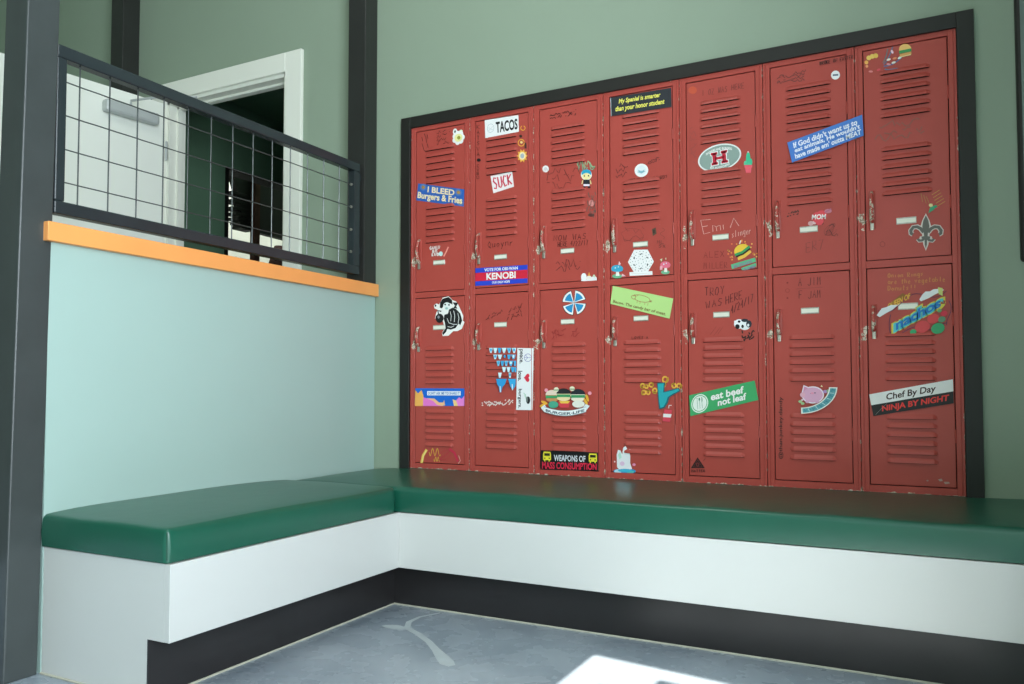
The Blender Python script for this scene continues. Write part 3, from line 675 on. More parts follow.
Sticker(2, 'U', R4(556, 261, 581, 271, -1)).scrib(9, '#64302d', .0012, 17, .6, 2).done('pen_scribble', 'black zigzag scribble')
s = Sticker(2, 'U', R4(581, 271.5, 597.5, 281.5)); s.ell(.18, .58, .17, .42, '#eeeeee').ell(.5, .7, .17, .3, '#ece3da').ell(.8, .72, .17, .26, '#e8e8e8').poly([(.42, .45), (.5, .02), (.58, .45)], '#e8a24a').ell(.8, .45, .07, .14, '#c3d3b4').rect(.02, .82, .98, .96, '#eeeeee'); s.done('ghost_stickers', 'three small white ghost shapes in a row')
s = Sticker(2, 'L', [(562.2, 290.2), (586.4, 289.8), (586.4, 315.2), (562.2, 315.8)])
for rad, c, ins in ((.5, '#1c2a34', 0), (.475, WHT, 2), (.40, '#2b8fc4', 9)):
    for k in range(4):
        a = math.radians(40+90*k); hw = math.radians(36-ins); pts = [(.5+.05*ins/9*math.cos(a), .5+.05*ins/9*math.sin(a))]
        for q in range(7): t = a-hw+2*hw*q/6; pts.append((.5+rad*math.cos(t), .5+rad*math.sin(t)))
        s.poly(pts, c); s.k -= 1
    s.up()
s.done('pinwheel_sticker', 'round pinwheel of four blue blades edged in white')
s = Sticker(2, 'L', R4(552, 329, 580, 340, -3)); s.line([(.02, .2), (.08, 1)], .0012, '#8c2028').line([(.1, .1), (.17, .9)], .0012, '#8c2028').line([(.22, .1), (.26, .8)], .0012, '#8c2028').scrib(9, '#8c2028', .001, 5, .3, 2); s.done('pen_scribble', 'dark red strokes')
s = Sticker(2, 'L', R4(541, 386, 592, 416), .0086)     # snack banner: plain burgers stand over a ribbon
for (u, v, c1, c2, sz) in ((.24, .36, '#ecd7c4', '#c98e5a', .13), (.47, .32, '#26262a', '#f1d9a8', .14), (.75, .34, '#22272e', '#efe3cf', .14)):
    s.ell(u, v-.02, sz, sz*1.3, c2).ell(u, v-.06, sz, sz*1.3, c1, a0=180, a1=360).rect(u-sz*.95, v-.04, u+sz*.95, v+.05, '#3f9a62').ell(u, v+.07, sz*.95, sz*.8, c2, a0=0, a1=180)
s.poly([(.36, .52), (.6, .52), (.57, .72), (.4, .72)], '#d8434e').poly([(.38, .5), (.6, .5), (.56, .58), (.42, .58)], '#eec24e').ell(.27, .62, .1, .12, '#4aa387').ell(.76, .6, .12, .12, '#e8e5d8')
for u, v, r_ in ((.09, .55, 20), (.06, .64, -20), (.93, .4, 70), (.9, .52, 60)): s.ell(u, v, .07, .045, '#efb43f', rot=r_)
for u, v in ((.33, .12), (.64, .09)): s.ell(u, v, .05, .08, '#e9e3c6').rect(u-.05, v, u+.05, v+.03, '#3f8a57')
for u, v in ((.13, .14), (.98, .24)): s.ell(u, v, .035, .06, '#f29cae')
top = [(k/12*.82+.09, .70+.13*math.sin(math.pi*k/12)) for k in range(13)]; bot = [(u, v+.15) for u, v in top][::-1]
s.poly([(.02, .72), (.1, .62), (.16, .78), (.1, .88)], '#dfe6e6').poly([(.98, .66), (.9, .6), (.84, .74), (.9, .84)], '#dfe6e6').poly([(u, v-.015) for u, v in top]+[(u, v+.02) for u, v in bot], '#8d99a0').poly(top+bot, '#eef0f0')
s.text('BURGER\u00b7LIFE', .12, .745, .88, .835, '#3f5a68', .02, warp=lambda u, v: (u, v+.13*math.sin(math.pi*(u-.09)/.82))); s.done('banner_sticker', 'white ribbon sticker with burgers and fries above it')
s = Sticker(2, 'L', [(541.1, 450.2), (598.3, 452.5), (598.3, 471.1), (541, 469.5)], .0034).solid('#151416')
for u0 in (.045, .845):
    s.poly([(u0+.01, .06), (u0+.13, .06), (u0+.14, .2), (u0+.14, .5), (u0, .5), (u0, .2)], '#efe03a').rect(u0+.02, .14, u0+.12, .28, '#2a2a20').ell(u0+.03, .4, .012, .035, '#2a2a20').ell(u0+.11, .4, .012, .035, '#2a2a20').rect(u0+.02, .5, u0+.04, .57, '#efe03a').rect(u0+.10, .5, u0+.12, .57, '#efe03a')
s.text('WEAPONS OF', .24, .2, .79, .53, '#d9dce2', .015).text('MASS CONSUMPTION', .03, .58, .98, .95, '#e02a48', .03); s.done('bumper_sticker', 'black strip reading WEAPONS OF MASS CONSUMPTION with two yellow buses')
# --- locker 4
s = Sticker(3, 'U', [(610.5, 98), (671.3, 88), (672, 107.1), (611.2, 116.6)], .003).solid('#2c3036').rect(.0, .0, .012, 1, '#a9b3b8').text('My Spaniel is smarter', .14, .14, .83, .46, '#f3ea68', .035, .2).text('than your honor student', .08, .52, .89, .86, '#f3ea68', .035, .2); s.done('bumper_sticker', 'black strip with two lines of yellow letters')
Sticker(3, 'U', R4(616, 164, 628, 178, -2)).scrib(5, '#5d2b29', .0012, 22, .5, 3).done('pen_scribble', 'black pen strokes left of the round badge')
Sticker(3, 'U', R4(648, 162, 661, 166, -7)).scrib(7, '#5d2b29', .0012, 23, .5, 2).done('pen_scribble', 'slanting black strokes right of the round badge')
s = Sticker(3, 'U', R4(634.6, 164, 648.4, 177.4, -.6)); s.ell(.5, .5, .5, .5, '#f1f1ef').ell(.5, .5, .36, .36, '#dfe8ea').ell(.5, .52, .22, .2, '#7fb2bd').ell(.5, .42, .2, .12, '#dfe8ea').line([(.22, .6), (.5, .72), (.78, .58)], .002, '#86aeb6'); s.done('round_sticker', 'round white badge with pale blue centre')
Sticker(3, 'U', R4(629, 179, 667, 182.5, -4)).hand('NOT WITH A BEARD?', 0, 0, 1, 1, INK, .0012).done('pen_writing', 'black pen question')
s = Sticker(3, 'U', R4(620, 226, 645, 242)); s.curve(lambda t: (.5+.42*math.cos(t*6.6)*(1+.1*math.sin(t*40)), .55+.4*math.sin(t*6.6)), 40, .0009, '#7a3a36'); s.scrib(6, '#7a3a36', .0008, 2, .3, 2); s.done('pen_doodle', 'thin looping outline drawing')
s = Sticker(3, 'U', R4(651, 227, 667, 249)); s.poly([(.06, .1), (.3, .02), (.36, .3), (.12, .42)], '#5b4638').poly([(.14, .14), (.24, .12), (.24, .28), (.14, .3)], '#3a2c26').curve(lambda t: (.72+.14*math.sin(t*9), .05+.5*t), 14, .0011, '#6e3a34').hand('ML', .4, .6, .8, .75, '#6e3a34', .0013).hand('SX', .5, .8, .9, .95, '#6e3a34', .0013); s.done('pen_doodle', 'brown patch and pen marks')
s = Sticker(3, 'U', R4(628, 250, 654, 276.5, -.6))
s.poly([(.0, .46), (.24, 0), (.76, 0), (1, .46), (.76, .86), (.24, .86)], '#f1efee')
r_ = random.Random(5)
for ring, n in ((.10, 6), (.2, 10), (.3, 14), (.39, 20)):
    for k in range(n):
        a = 2*math.pi*k/n+ring*3; s.ell(.5+ring*1.05*math.cos(a), .44+ring*.95*math.sin(a), .02, .012, '#5b6f74' if ring < .3 else '#2e3a3d', 6, rot=math.degrees(a)+90); s.k -= 1
for k in range(6):
    a = math.radians(60*k+30); s.ell(.5+.29*math.cos(a), .44+.27*math.sin(a), .055, .02, '#2c3a44', 8, rot=math.degrees(a)+55); s.k -= 1
s.up(); s.poly([(.06, .84), (.94, .82), (.95, .96), (.07, .98)], '#f4f3f1').line([(.1, .91), (.92, .89)], .001, '#c9c7c4'); s.done('lattice_sticker', 'white six sided lattice on a white base')
for nm, q, cap, lab in (('mushroom_sticker', R4(611, 262, 626, 278.5), '#3aa6c9', 'small blue mushroom'), ('mushroom_sticker', R4(660, 258.5, 673, 274.5, 0), '#e6718a', 'small pink mushroom with a pale butterfly')):
    s = Sticker(3, 'U', q); s.ell(.42, .86, .34, .13, '#6fb48c').poly([(.32, .85), (.36, .5), (.52, .5), (.58, .85)], '#f0efe6').ell(.42, .42, .4, .24, cap, a0=170, a1=370).ell(.42, .5, .38, .1, cap).ell(.3, .36, .05, .05, '#cfe7ee').ell(.5, .3, .04, .04, '#cfe7ee')
    if cap == '#3aa6c9': s.poly([(.5, .2), (.55, -.05), (.68, .14)], '#f0c6cc').poly([(.75, .7), (1, .86), (.72, .88)], '#eebcc4')
    else: s.poly([(.0, .06), (.2, .0), (.14, .2)], '#cfd6b0').poly([(.4, .0), (.5, -.06), (.48, .12)], '#cfd6b0').poly([(.0, .5), (.2, .44), (.2, .7), (.0, .72)], '#f0a9b4')
    s.done(nm, lab+' on grass')
s = Sticker(3, 'L', [(613.2, 285.9), (673.5, 298.6), (669.8, 318.8), (610.5, 303.8)], .0032).solid('#b9dd8a')
s.curve(lambda t: (.5+.14*math.cos(3.3+t*5.6), .34+.17*math.sin(3.3+t*5.6)), 24, .0016, '#a8503a').curve(lambda t: (.37+.035*math.cos(t*6.28), .36+.1*math.sin(t*6.28)), 12, .0016, '#a8503a').line([(.38, .2), (.41, .3), (.44, .2)], .0014, '#a8503a').curve(lambda t: (.655+.02*math.cos(t*10), .33+.1*t), 12, .0014, '#a8503a')
for u in (.44, .49, .57, .62): s.line([(u, .48), (u, .62)], .0014, '#b0783f')
s.text('Bacon. The candy bar of meat.', .04, .74, .93, .94, '#7a5a30', .004, .15); s.done('bumper_sticker', 'lime green strip with a red pig outline and brown writing')
Sticker(3, 'L', R4(632, 336.5, 648, 339, -.5)).hand('LOVES A', 0, 0, 1, 1, INK, .001).done('pen_writing', 'short black pen words')
s = Sticker(3, 'L', R4(640, 373, 683, 422), .0034)
for (cx, cz, r1) in ((.07, .26, .05), (.16, .28, .04), (.27, .24, .05), (.1, .4, .05), (.2, .4, .045), (.36, .36, .055), (.6, .13, .07), (.56, .24, .05), (.8, .26, .05), (.92, .26, .055)):
    s.curve(lambda t, cx=cx, cz=cz, r1=r1: (cx+r1*math.cos(t*8+cx*20)*(1-.3*t), cz+r1*.95*math.sin(t*8+cx*20)*(1-.3*t)), 18, .0062, '#e8b045')
s.poly([(.41, .2), (.6, .19), (.58, .38), (.75, .34), (.92, .3), (.95, .37), (.82, .43), (.7, .5), (.66, .62), (.58, .72), (.46, .74), (.44, .6)], '#1f6470').poly([(.43, .22), (.57, .21), (.55, .4), (.76, .36), (.9, .32), (.92, .36), (.78, .42), (.66, .49), (.62, .6), (.56, .69), (.49, .71), (.46, .58)], '#27a5ad')
s.line([(.68, .72), (.69, .66), (.75, .66)], .003, '#e9d9da').poly([(.58, .74), (.76, .76), (.71, 1), (.54, .98)], '#d94658').poly([(.56, .83), (.75, .84), (.73, .91), (.55, .9)], '#ece6e6'); s.done('fries_sticker', 'curly yellow fries around a teal shape with a red drink cup')
s = Sticker(3, 'L', R4(613.5, 446.5, 637, 474), .001); s.ell(.48, .9, .48, .11, '#2a8fc0').ell(.2, .9, .16, .07, '#b9dfea').ell(.72, .92, .16, .05, '#5cc0b8')
s.poly([(.16, .75), (.14, .3), (.2, .12), (.3, .14), (.38, .28), (.42, .05), (.52, -.02), (.6, .1), (.68, .2), (.72, .34), (.72, .6), (.8, .82), (.5, .86), (.26, .84)], '#e9ebee').poly([(.2, .3), (.3, .18), (.36, .4), (.26, .46)], '#b9dfcf').ell(.38, .62, .1, .08, '#e6c5e0').ell(.88, .66, .07, .05, '#e38fb0').ell(.7, .14, .06, .04, '#eebcd0').ell(.06, .55, .03, .03, '#f0dce0').ell(.5, .87, .3, .06, '#39b0d2'); s.done('crystal_sticker', 'pale crystal cluster over blue water')
# --- locker 5
Sticker(4, 'U', R4(702, 90, 744, 98, -8)).hand('1 OZ WAS HERE', 0, .1, 1, .8, '#703430', .0012).done('pen_writing', 'faint black pen words along the door top')
s = Sticker(4, 'U', R4(688.5, 86.5, 697, 94)); s.ell(.5, .5, .5, .5, '#c8553a'); s.done('round_sticker', 'faded orange round sticker')
s = Sticker(4, 'U', R4(690.5, 128, 697, 166)); s.scrib(3, '#9b4a44', .001, 7, .5, 9); s.done('pen_scribble', 'faint upright scribble')
ca, cb, cc = (719.7, 157.7), (21.6, -4.6), (1.0, 13.4)
q = [(ca[0]+i*cb[0]+j*cc[0], ca[1]+i*cb[1]+j*cc[1]) for i, j in ((-1, -1), (1, -1), (1, 1), (-1, 1))]
s = Sticker(4, 'U', q, .0012); s.ell(.5, .5, .5, .5, '#e9ecea', 40).ell(.5, .5, .465, .45, '#8fa39b', 40)
def arc(sign):
    def f_(u, v):
        t = (u-.5)/.5; return (.5+(u-.5)*.94, v + sign*(.19*t*t*1.3))
    return f_
s.text('MASHERS AND BURGERS', .18, .13, .82, .22, WHT, .02, warp=arc(1)).text('EST. IN KITCHENS', .26, .82, .74, .9, WHT, .02, warp=arc(-1))
def Hs(c, e):
    for (u0, v0, u1, v1) in ((.31, .27, .46, .36), (.54, .27, .69, .36), (.31, .65, .46, .74), (.54, .65, .69, .74), (.345, .3, .43, .7), (.57, .3, .655, .7), (.4, .46, .6, .56)):
        s.rect(u0-e, v0-e*1.5, u1+e, v1+e*1.5, c); s.k -= 1
    s.up()
Hs('#eef0ee', .018); Hs('#c8283e', 0); s.done('oval_sticker', 'grey oval sticker with a red block letter H')
s = Sticker(4, 'U', R4(743.5, 152, 753, 173)); s.ell(.5, .36, .24, .37, '#3fbf92').ell(.22, .55, .18, .13, '#63c79d').ell(.8, .48, .14, .17, '#3fbf92').ell(.5, .6, .36, .1, '#4ac296').poly([(.14, .66), (.9, .64), (.78, 1), (.26, 1)], '#ee5f6e').rect(.1, .62, .94, .74, '#ee5f6e').ell(.5, .0, .08, .04, '#f3c3cc'); s.done('cactus_sticker', 'green cactus in a pink pot')
s = Sticker(4, 'U', R4(700, 219, 739, 235, -1)); s.line([(.28, .05), (.02, .08), (.1, .95), (.27, .85)], .0018, '#e6b9ae').line([(.05, .5), (.2, .44)], .0018, '#e6b9ae').line([(.34, .82), (.33, .42), (.42, .5), (.44, .78)], .0018, '#e6b9ae').line([(.44, .5), (.52, .42), (.54, .74)], .0018, '#e6b9ae').line([(.6, .4), (.61, .7)], .0018, '#e6b9ae').line([(.78, .6), (.87, .0), (1, .5)], .0018, '#e6b9ae'); s.done('scratched_writing', 'name Emi scratched in pale strokes')
Sticker(4, 'U', R4(732, 231, 751, 237.5, -4)).hand('slinger', 0, 0, 1, 1, '#dba79c', .0013).done('scratched_writing', 'small pale scratched word')
Sticker(4, 'U', R4(704, 252, 724, 258, -1)).hand('ALEX', 0, 0, 1, 1, '#87322e', .0014).done('scratched_writing', 'dark scratched name')
Sticker(4, 'U', R4(704, 263, 727, 269, -1)).hand('MILLER', 0, 0, 1, 1, '#87322e', .0014).done('scratched_writing', 'dark scratched surname')
s = Sticker(4, 'U', R4(728, 240.5, 757.5, 270)); rr = random.Random(9)
for k in range(26):
    a = rr.uniform(2.4, 6.9); rad = rr.uniform(.34, .52); s.ell(.5+rad*math.cos(a), .4+rad*.8*math.sin(a), .03, .028, rr.choice(['#f1a24a', '#f4c064', '#ef7f4a']), 6); s.k -= 1
s.up(); s.ell(.47, .34, .27, .21, '#efc53f', rot=-28).line([(.24, .5), (.5, .4), (.74, .2)], .010, '#3b9a5b').line([(.28, .55), (.52, .46), (.76, .27)], .006, '#33231f').line([(.34, .63), (.56, .54), (.78, .36)], .010, '#eec04e').line([(.4, .12), (.44, -.0)], .004, '#e8e2d8')
s.poly([(.1, .82), (.92, .58), (.95, .72), (.14, .97)], '#5fb687').poly([(.45, .94), (.96, .76), (.96, .88), (.5, 1.04)], '#5fb687'); s.text('BURGER', .2, .76, .84, .86, '#8b7f97', .02, warp=lambda u, v: (u, v-.28*(u-.5))).text('BOMB', .54, .92, .92, 1.02, '#8b7f97', .02, warp=lambda u, v: (u, v-.3*(u-.62))); s.done('burger_sticker', 'bursting yellow burger over two green banners')
Sticker(4, 'L', R4(705, 288, 724, 297, -2)).hand('TROY', .0, 0, 1, .9, '#5f2a28', .0016).done('pen_writing', 'black pen word TROY')
Sticker(4, 'L', R4(706, 302, 722, 309, -4)).hand('WAS', 0, 0, 1, 1, '#5f2a28', .0016).done('pen_writing', 'black pen word WAS')
Sticker(4, 'L', R4(726, 296, 742, 304, -5)).hand('HERE', 0, 0, 1, 1, '#5f2a28', .0016).done('pen_writing', 'black pen word HERE')
Sticker(4, 'L', R4(731, 306, 753, 314, -12)).hand('4/24/17', 0, 0, 1, 1, '#5f2a28', .0016).done('pen_writing', 'black pen date')
s = Sticker(4, 'L', R4(734, 318, 751.5, 330)); s.ell(.3, .5, .3, .4, '#eef0f2').ell(.62, .55, .34, .46, '#eef0f2').ell(.2, .72, .13, .2, BLK).ell(.3, .3, .08, .1, BLK).ell(.62, .2, .2, .14, '#26303a').ell(.86, .5, .16, .3, '#2b333c').ell(.82, .6, .06, .12, '#eef0f2').ell(.5, .7, .07, .14, BLK).ell(.06, .3, .05, .08, '#eef0f2'); s.done('panda_sticker', 'black and white panda sticker')
Sticker(4, 'L', R4(742, 331, 755, 341, -1)).scrib(6, '#2f1c1a', .0022, 31, .5, 3).done('pen_scribble', 'thick black scribble under the panda')
s = Sticker(4, 'L', R4(710, 326, 723, 336, -1)); s.line([(0, .9), (.5, .1)], .001, '#7d302c').line([(.3, 1), (.8, .2)], .001, '#7d302c').line([(.6, .9), (1, .2)], .001, '#7d302c'); s.done('scratched_lines', 'three faint slanting strokes')
s = Sticker(4, 'L', [(689.3, 395.3), (754.8, 380.5), (758.6, 400), (690.6, 416.2)], .0034).solid('#3fa766')
s.ell(.155, .5, .13, .44, '#e8efe6', 28).ell(.155, .5, .115, .39, '#3fa766', 28).ell(.155, .5, .105, .355, '#e8efe6', 28)
for u in (.12, .155, .19): s.line([(u, .3), (u, .75)], .0012, '#3f8a66')
s.line([(.185, .24), (.195, .24), (.195, .42), (.185, .42)], .003, '#3f8a66').ell(.155, .3, .012, .08, '#3f8a66').line([(.11, .25), (.13, .25)], .002, '#3f8a66')
s.text('eat beef', .33, .14, .83, .5, WHT, .04, .1).text('not leaf', .42, .5, .85, .84, WHT, .04, .1); s.done('bumper_sticker', 'green slanted strip reading eat beef not leaf with cutlery disc')
s = Sticker(4, 'L', R4(690, 457, 705.5, 472)); s.poly([(.5, .02), (.96, .74), (.06, .74)], '#1b1615').poly([(.5, .16), (.82, .68), (.2, .68)], '#7e2d2a').poly([(.5, .2), (.78, .65), (.24, .65)], '#1b1615').ell(.5, .5, .11, .13, '#7e2d2a').ell(.5, .5, .05, .08, '#1b1615').line([(0, .1), (.14, .28)], .0014, '#1b1615').line([(1, .1), (.86, .28)], .0014, '#1b1615').hand('MATTER', .12, .84, .98, 1, '#1b1615', .0014); s.done('triangle_stamp', 'black triangle with an eye in it')
# --- locker 6
Sticker(5, 'U', R4(820, 62, 853, 65.5, -6.5), .0034).hand('BROKE ON EASTER', 0, 0, 1, 1, INK, .0013).done('pen_writing', 'black pen words on the frame top')
Sticker(5, 'U', R4(777, 74, 806, 85, -4)).scrib(10, '#6a3834', .0013, 41, .45, 4).done('pen_scribble', 'dense grey pen scribble')
s = Sticker(5, 'U', R4(831, 71, 840, 80, -.6)); s.ell(.5, .5, .5, .5, '#f0eff0').rect(.2, .4, .8, .58, '#4b5a72'); s.done('round_sticker', 'small round white sticker with dark middle')
s = Sticker(5, 'U', [(787.6, 143.3), (862.4, 115.4), (863.9, 136.3), (792.4, 163.2)], .0088).solid('#4a7fd0')
s.text("If God didn't want us to", .07, .1, .93, .38, '#eef2fb', .035).text("eat animals, He wouldn't", .07, .38, .96, .64, '#eef2fb', .035).text("have made em' outta MEAT", .06, .64, .97, .9, '#eef2fb', .035); s.done('bumper_sticker', 'slanted blue strip with three lines of white letters')
Sticker(5, 'U', R4(787, 213, 799, 217, -3)).scrib(9, '#54302b', .002, 43, .5, 2).done('pen_scribble', 'smudged black scribble')
s = Sticker(5, 'U', R4(808, 209, 832, 226, -1)); s.ell(.12, .86, .12, .14, '#d7a3a4').ell(.28, .8, .09, .12, '#e3bfc0').ell(.42, .52, .25, .33, '#e04d56').ell(.58, .4, .22, .3, '#e04d56').ell(.48, .7, .18, .3, '#e04d56').ell(.84, .18, .15, .13, '#c9798a').line([(.7, .25), (.97, .05)], .004, '#b96a80').text('MOM', .16, .34, .76, .64, '#f6ece8', .05, .1); s.done('heart_sticker', 'pink heart with white word MOM')
s = Sticker(5, 'U', R4(822, 222, 838, 237)); s.curve(lambda t: (.5+.4*math.cos(t*20)*(1-t*.5), .5+.4*math.sin(t*17)), 50, .0011, '#7d3a35'); s.scrib(5, '#6a322e', .0012, 44, .4, 2); s.done('pen_doodle', 'looping pen tangle')
Sticker(5, 'U', R4(806, 243, 823, 255, -4)).hand('ER7', 0, 0, 1, .8, '#84403a', .0013).done('scratched_writing', 'faint scratched letters')
s = Sticker(5, 'L', R4(796, 278, 823, 300, -1)); s.hand('A JIM', .1, 0, .9, .36, '#6a302c', .0015).line([(0, .5), (1, .46)], .0009, '#7d3a35').hand('F JAM', .12, .6, .9, .95, '#6a302c', .0015); s.done('pen_writing', 'two black pen words with a line between')
s = Sticker(5, 'L', R4(785, 280, 790, 299)); s.curve(lambda t: (.5+.4*math.cos(t*6.28), .56+.1*math.sin(t*6.28)), 12, .0014, '#8a302c').ell(.5, .15, .2, .05, '#8a302c').ell(.5, .95, .2, .05, '#8a302c'); s.done('rivet_marks', 'three worn round marks')
s = Sticker(5, 'L', R4(778.5, 397, 783.5, 459))
s.text('@than.junkey.dandy', .0, .0, 1, 1, '#2f1a18', .0, warp=lambda u, v: (v, 1-u)); s.done('pen_writing', 'black handle written upward along the door edge')
s = Sticker(5, 'L', R4(800, 385, 839, 418), .0086)
s.poly([(.04, .3), (.1, .0), (.3, .1)], '#f3e6ee').ell(.34, .3, .29, .26, '#f3e6ee', 24).poly([(.08, .26), (.12, .04), (.26, .12)], '#d893b6').ell(.34, .3, .26, .225, '#dfa9c6', 24).ell(.2, .5, .05, .05, '#dfa9c6').ell(.45, .51, .05, .04, '#dfa9c6').ell(.08, .3, .07, .08, '#e6aebf').line([(.28, .26), (.42, .24)], .0014, '#5a2f48').ell(.4, .24, .02, .015, '#3b2436').ell(.33, .25, .04, .03, '#ee9ab4')
s.ell(.66, .2, .06, .05, '#b98fc6').ell(.74, .18, .05, .05, '#8fae84').ell(.02, .5, .05, .04, '#a9c890').ell(.08, .56, .05, .04, '#a9c890').ell(.07, .45, .03, .03, '#eec3d6').poly([(.54, .05), (.57, .0), (.6, .06)], '#eee6b0')
P0 = [(.05+.0*k, 0) for k in range(1)]
def ban(t, off): 
    a = math.radians(100-100*t); R_ = .86-off; return (.04+R_*math.sin(math.pi/2*t)*1.08, .04+.93*R_*math.cos(math.pi/2*t)+.03+.0*off)
o1 = [ban(k/16, 0) for k in range(17)]; i1 = [ban(k/16, .2) for k in range(17)][::-1]; s.poly(o1+i1, '#efefe6')
o2 = [ban(.03+k/17, .03) for k in range(17)]; i2 = [ban(.03+k/17, .17) for k in range(17)][::-1]; s.poly(o2+i2, '#5fa6ae')
for k, ch in enumerate('SUPER VEGAN'):
    t = .07+k*.085; a, c_ = ban(t, .13), ban(t+.05, .06); s.line([ban(t, .15), ban(t+.01, .05)], .0018, '#cfe9ea' if k % 2 else '#2f6f84'); s.line([ban(t+.02, .1), ban(t+.05, .12)], .0018, '#2f6f84')
s.done('pig_sticker', 'pink pig sticker over a curved teal banner')
# --- locker 7
s = Sticker(6, 'U', R4(864, 46, 914, 76, 0))
for (u, v, r_, c) in ((.05, .55, .04, '#f2b95c'), (.1, .4, .05, '#f3cf6a'), (.17, .35, .05, '#f3cf6a'), (.06, .68, .03, '#f0a070'), (.24, .33, .05, '#efc45c')): s.ell(u, v, r_, r_*1.6, c)
s.curve(lambda t: (.4+.18*t, .62-.6*t+.1*math.sin(t*3)), 10, .004, '#5c6f8e').curve(lambda t: (.38+.1*t, .55-.45*t*t), 10, .003, '#5a7a80').curve(lambda t: (.4+.36*t, .68-.3*t*t), 12, .004, '#5c6f9a').curve(lambda t: (.42+.3*t, .78+.02*math.sin(t*6)), 12, .004, '#5a7fa2')
for (u, v, r_, c) in ((.57, .2, 70, '#eec6d4'), (.5, .46, -20, '#f0ece0'), (.62, .42, -20, '#e79468'), (.6, .56, -20, '#f0ece0'), (.72, .4, -35, '#e9efe6'), (.5, .62, 10, '#e79aa0'), (.14, .86, 0, '#dd8a8a'), (.3, .8, -25, '#d84f5c')): s.ell(u, v, .045, .035, c, rot=r_)
s.ell(.83, .14, .125, .2, '#eec070', a0=180, a1=360, rot=-10).line([(.71, .22), (.95, .14)], .010, '#3f9458').line([(.72, .33), (.95, .24)], .009, '#e3a562').line([(.73, .38), (.94, .3)], .003, '#efd9a0'); s.done('burger_sticker', 'flying burger with blue swirls and crumbs')
s = Sticker(6, 'U', R4(875, 122, 925, 142, -4)); s.scrib(10, '#95564b', .0022, 51, .4, 3); s.done('grey_smudges', 'faint grey rubbed marks')
s = Sticker(6, 'U', R4(919, 190, 945, 214, 0))
for k in range(5): s.line([(.5+.05*k, .3+.12*k-.1), (.8+.05*k, .1+.12*k-.1)], .0014, '#c9a24a')
for k in range(3): s.line([(.08+.1*k, .15+.06*k), (.14+.14*k, .5+.06*k)], .0012, '#a88a44')
s.poly([(.36, .98), (.42, .74), (.66, .62), (.72, .72), (.56, .84)], '#3c9a72').ell(.46, .64, .08, .07, '#e2d79a').line([(.6, .8), (.8, .7)], .0035, '#d0474a'); s.done('streak_sticker', 'green shape with yellow streaks')
s = Sticker(6, 'U', R4(908, 213, 944, 250.5, 0), .0012)
half = [(0, .0), (.05, .12), (.11, .26), (.10, .40), (.13, .38), (.22, .34), (.36, .33), (.46, .42), (.48, .54), (.40, .62), (.33, .60), (.35, .52), (.30, .46), (.22, .48), (.16, .58), (.15, .63), (.20, .66), (.26, .64), (.30, .70), (.24, .80), (.15, .80), (.10, .78), (.06, .90), (0, 1.0)]
def fleur(sc, c):
    pr_ = []
    def tr(u, v, sg): return (.5+sg*u, .5+(v-.5))
    for sg in (1, -1):
        P = [tr(u, v, sg) for u, v in half]
        if sc:
            n = len(P)
            for i in range(n-1): s.line([P[i], P[i+1]], sc, c); s.k -= 1
        else:
            # strips from the middle stem plus the curled petals as ribbons
            pass
    s.up()
for (wd, c) in ((.0165, '#d9cfc6'), (.0105, '#66645e')):
    for sg in (1, -1):
        s.line([(.5+sg*u, v) for u, v in ((.06, .52), (.14, .42), (.24, .37), (.35, .38), (.42, .47), (.41, .55), (.36, .57))], wd*.95, c); s.k -= 1
        s.line([(.5+sg*u, v) for u, v in ((.03, .66), (.10, .73), (.18, .74), (.22, .69))], wd*.8, c); s.k -= 1
    s.up(); e = (wd-.0105)/.006
    s.poly([(.5, .02-.05*e+.04), (.57+.03*e, .2), (.6+.05*e, .36), (.56+.05*e, .52), (.55+.05*e, .62), (.62+.05*e, .63), (.62+.05*e, .68), (.54+.05*e, .69), (.53+.04*e, .85), (.5, .95+.06*e),
            (.47-.04*e, .85), (.46-.05*e, .69), (.38-.05*e, .68), (.38-.05*e, .63), (.45-.05*e, .62), (.44-.05*e, .52), (.4-.05*e, .36), (.43-.03*e, .2)], c)
s.done('emblem_sticker', 'grey fleur de lis emblem with a pale rim')
s = Sticker(6, 'U', R4(879.5, 241, 885.5, 247.5)); s.curve(lambda t: (.5+.4*math.cos(t*6.28), .5+.4*math.sin(t*6.28)), 14, .0014, '#7c2a26'); s.done('rivet_marks', 'small worn ring')
s = Sticker(6, 'L', R4(888, 273.5, 945, 290, -3)); s.hand('Onion Rings', .0, .0, .62, .26, '#cf8a4e', .0016).hand('are the vegetable', .0, .38, 1, .66, '#cf8a4e', .0016).hand('Donuts!!', 0, .76, .5, 1.05, '#cf8a4e', .0016); s.done('chalk_writing', 'orange handwriting in three lines')
s = Sticker(6, 'L', R4(876, 288, 952, 337, -2), .0034)
s.curve(lambda t: (.03+.9*t, .46-.4*t+.1*math.sin(t*9)), 40, .0022, '#5b2f4e').curve(lambda t: (.2+.74*t, .92+.05*math.sin(t*11)-.12*t), 40, .0025, '#5b2f4e').curve(lambda t: (.2-.02*math.sin(t*3), .55+.4*t), 12, .0022, '#5b2f4e').curve(lambda t: (.96+.03*math.sin(t*5), .3+.5*t), 12, .002, '#5b2f4e')
s.poly([(.16, .36), (.36, .12), (.42, .18), (.2, .44)], '#8a5a22'); s.text('QUEEN OF', .16, .26, .46, .4, '#e9b444', .03, warp=lambda u, v: (u, v-.72*(u-.26)))
s.poly([(.01, .56), (.08, .42), (.14, .40), (.2, .36), (.3, .36), (.22, .46), (.14, .52), (.05, .6)], '#dfe3e4').poly([(.58, .26), (.62, .16), (.66, .1), (.72, .1), (.76, .06), (.86, .05), (.9, .08), (.78, .17), (.7, .24), (.6, .3)], '#e6e8e8')
sl = lambda u, v: (u, v-.78*(u-.5))
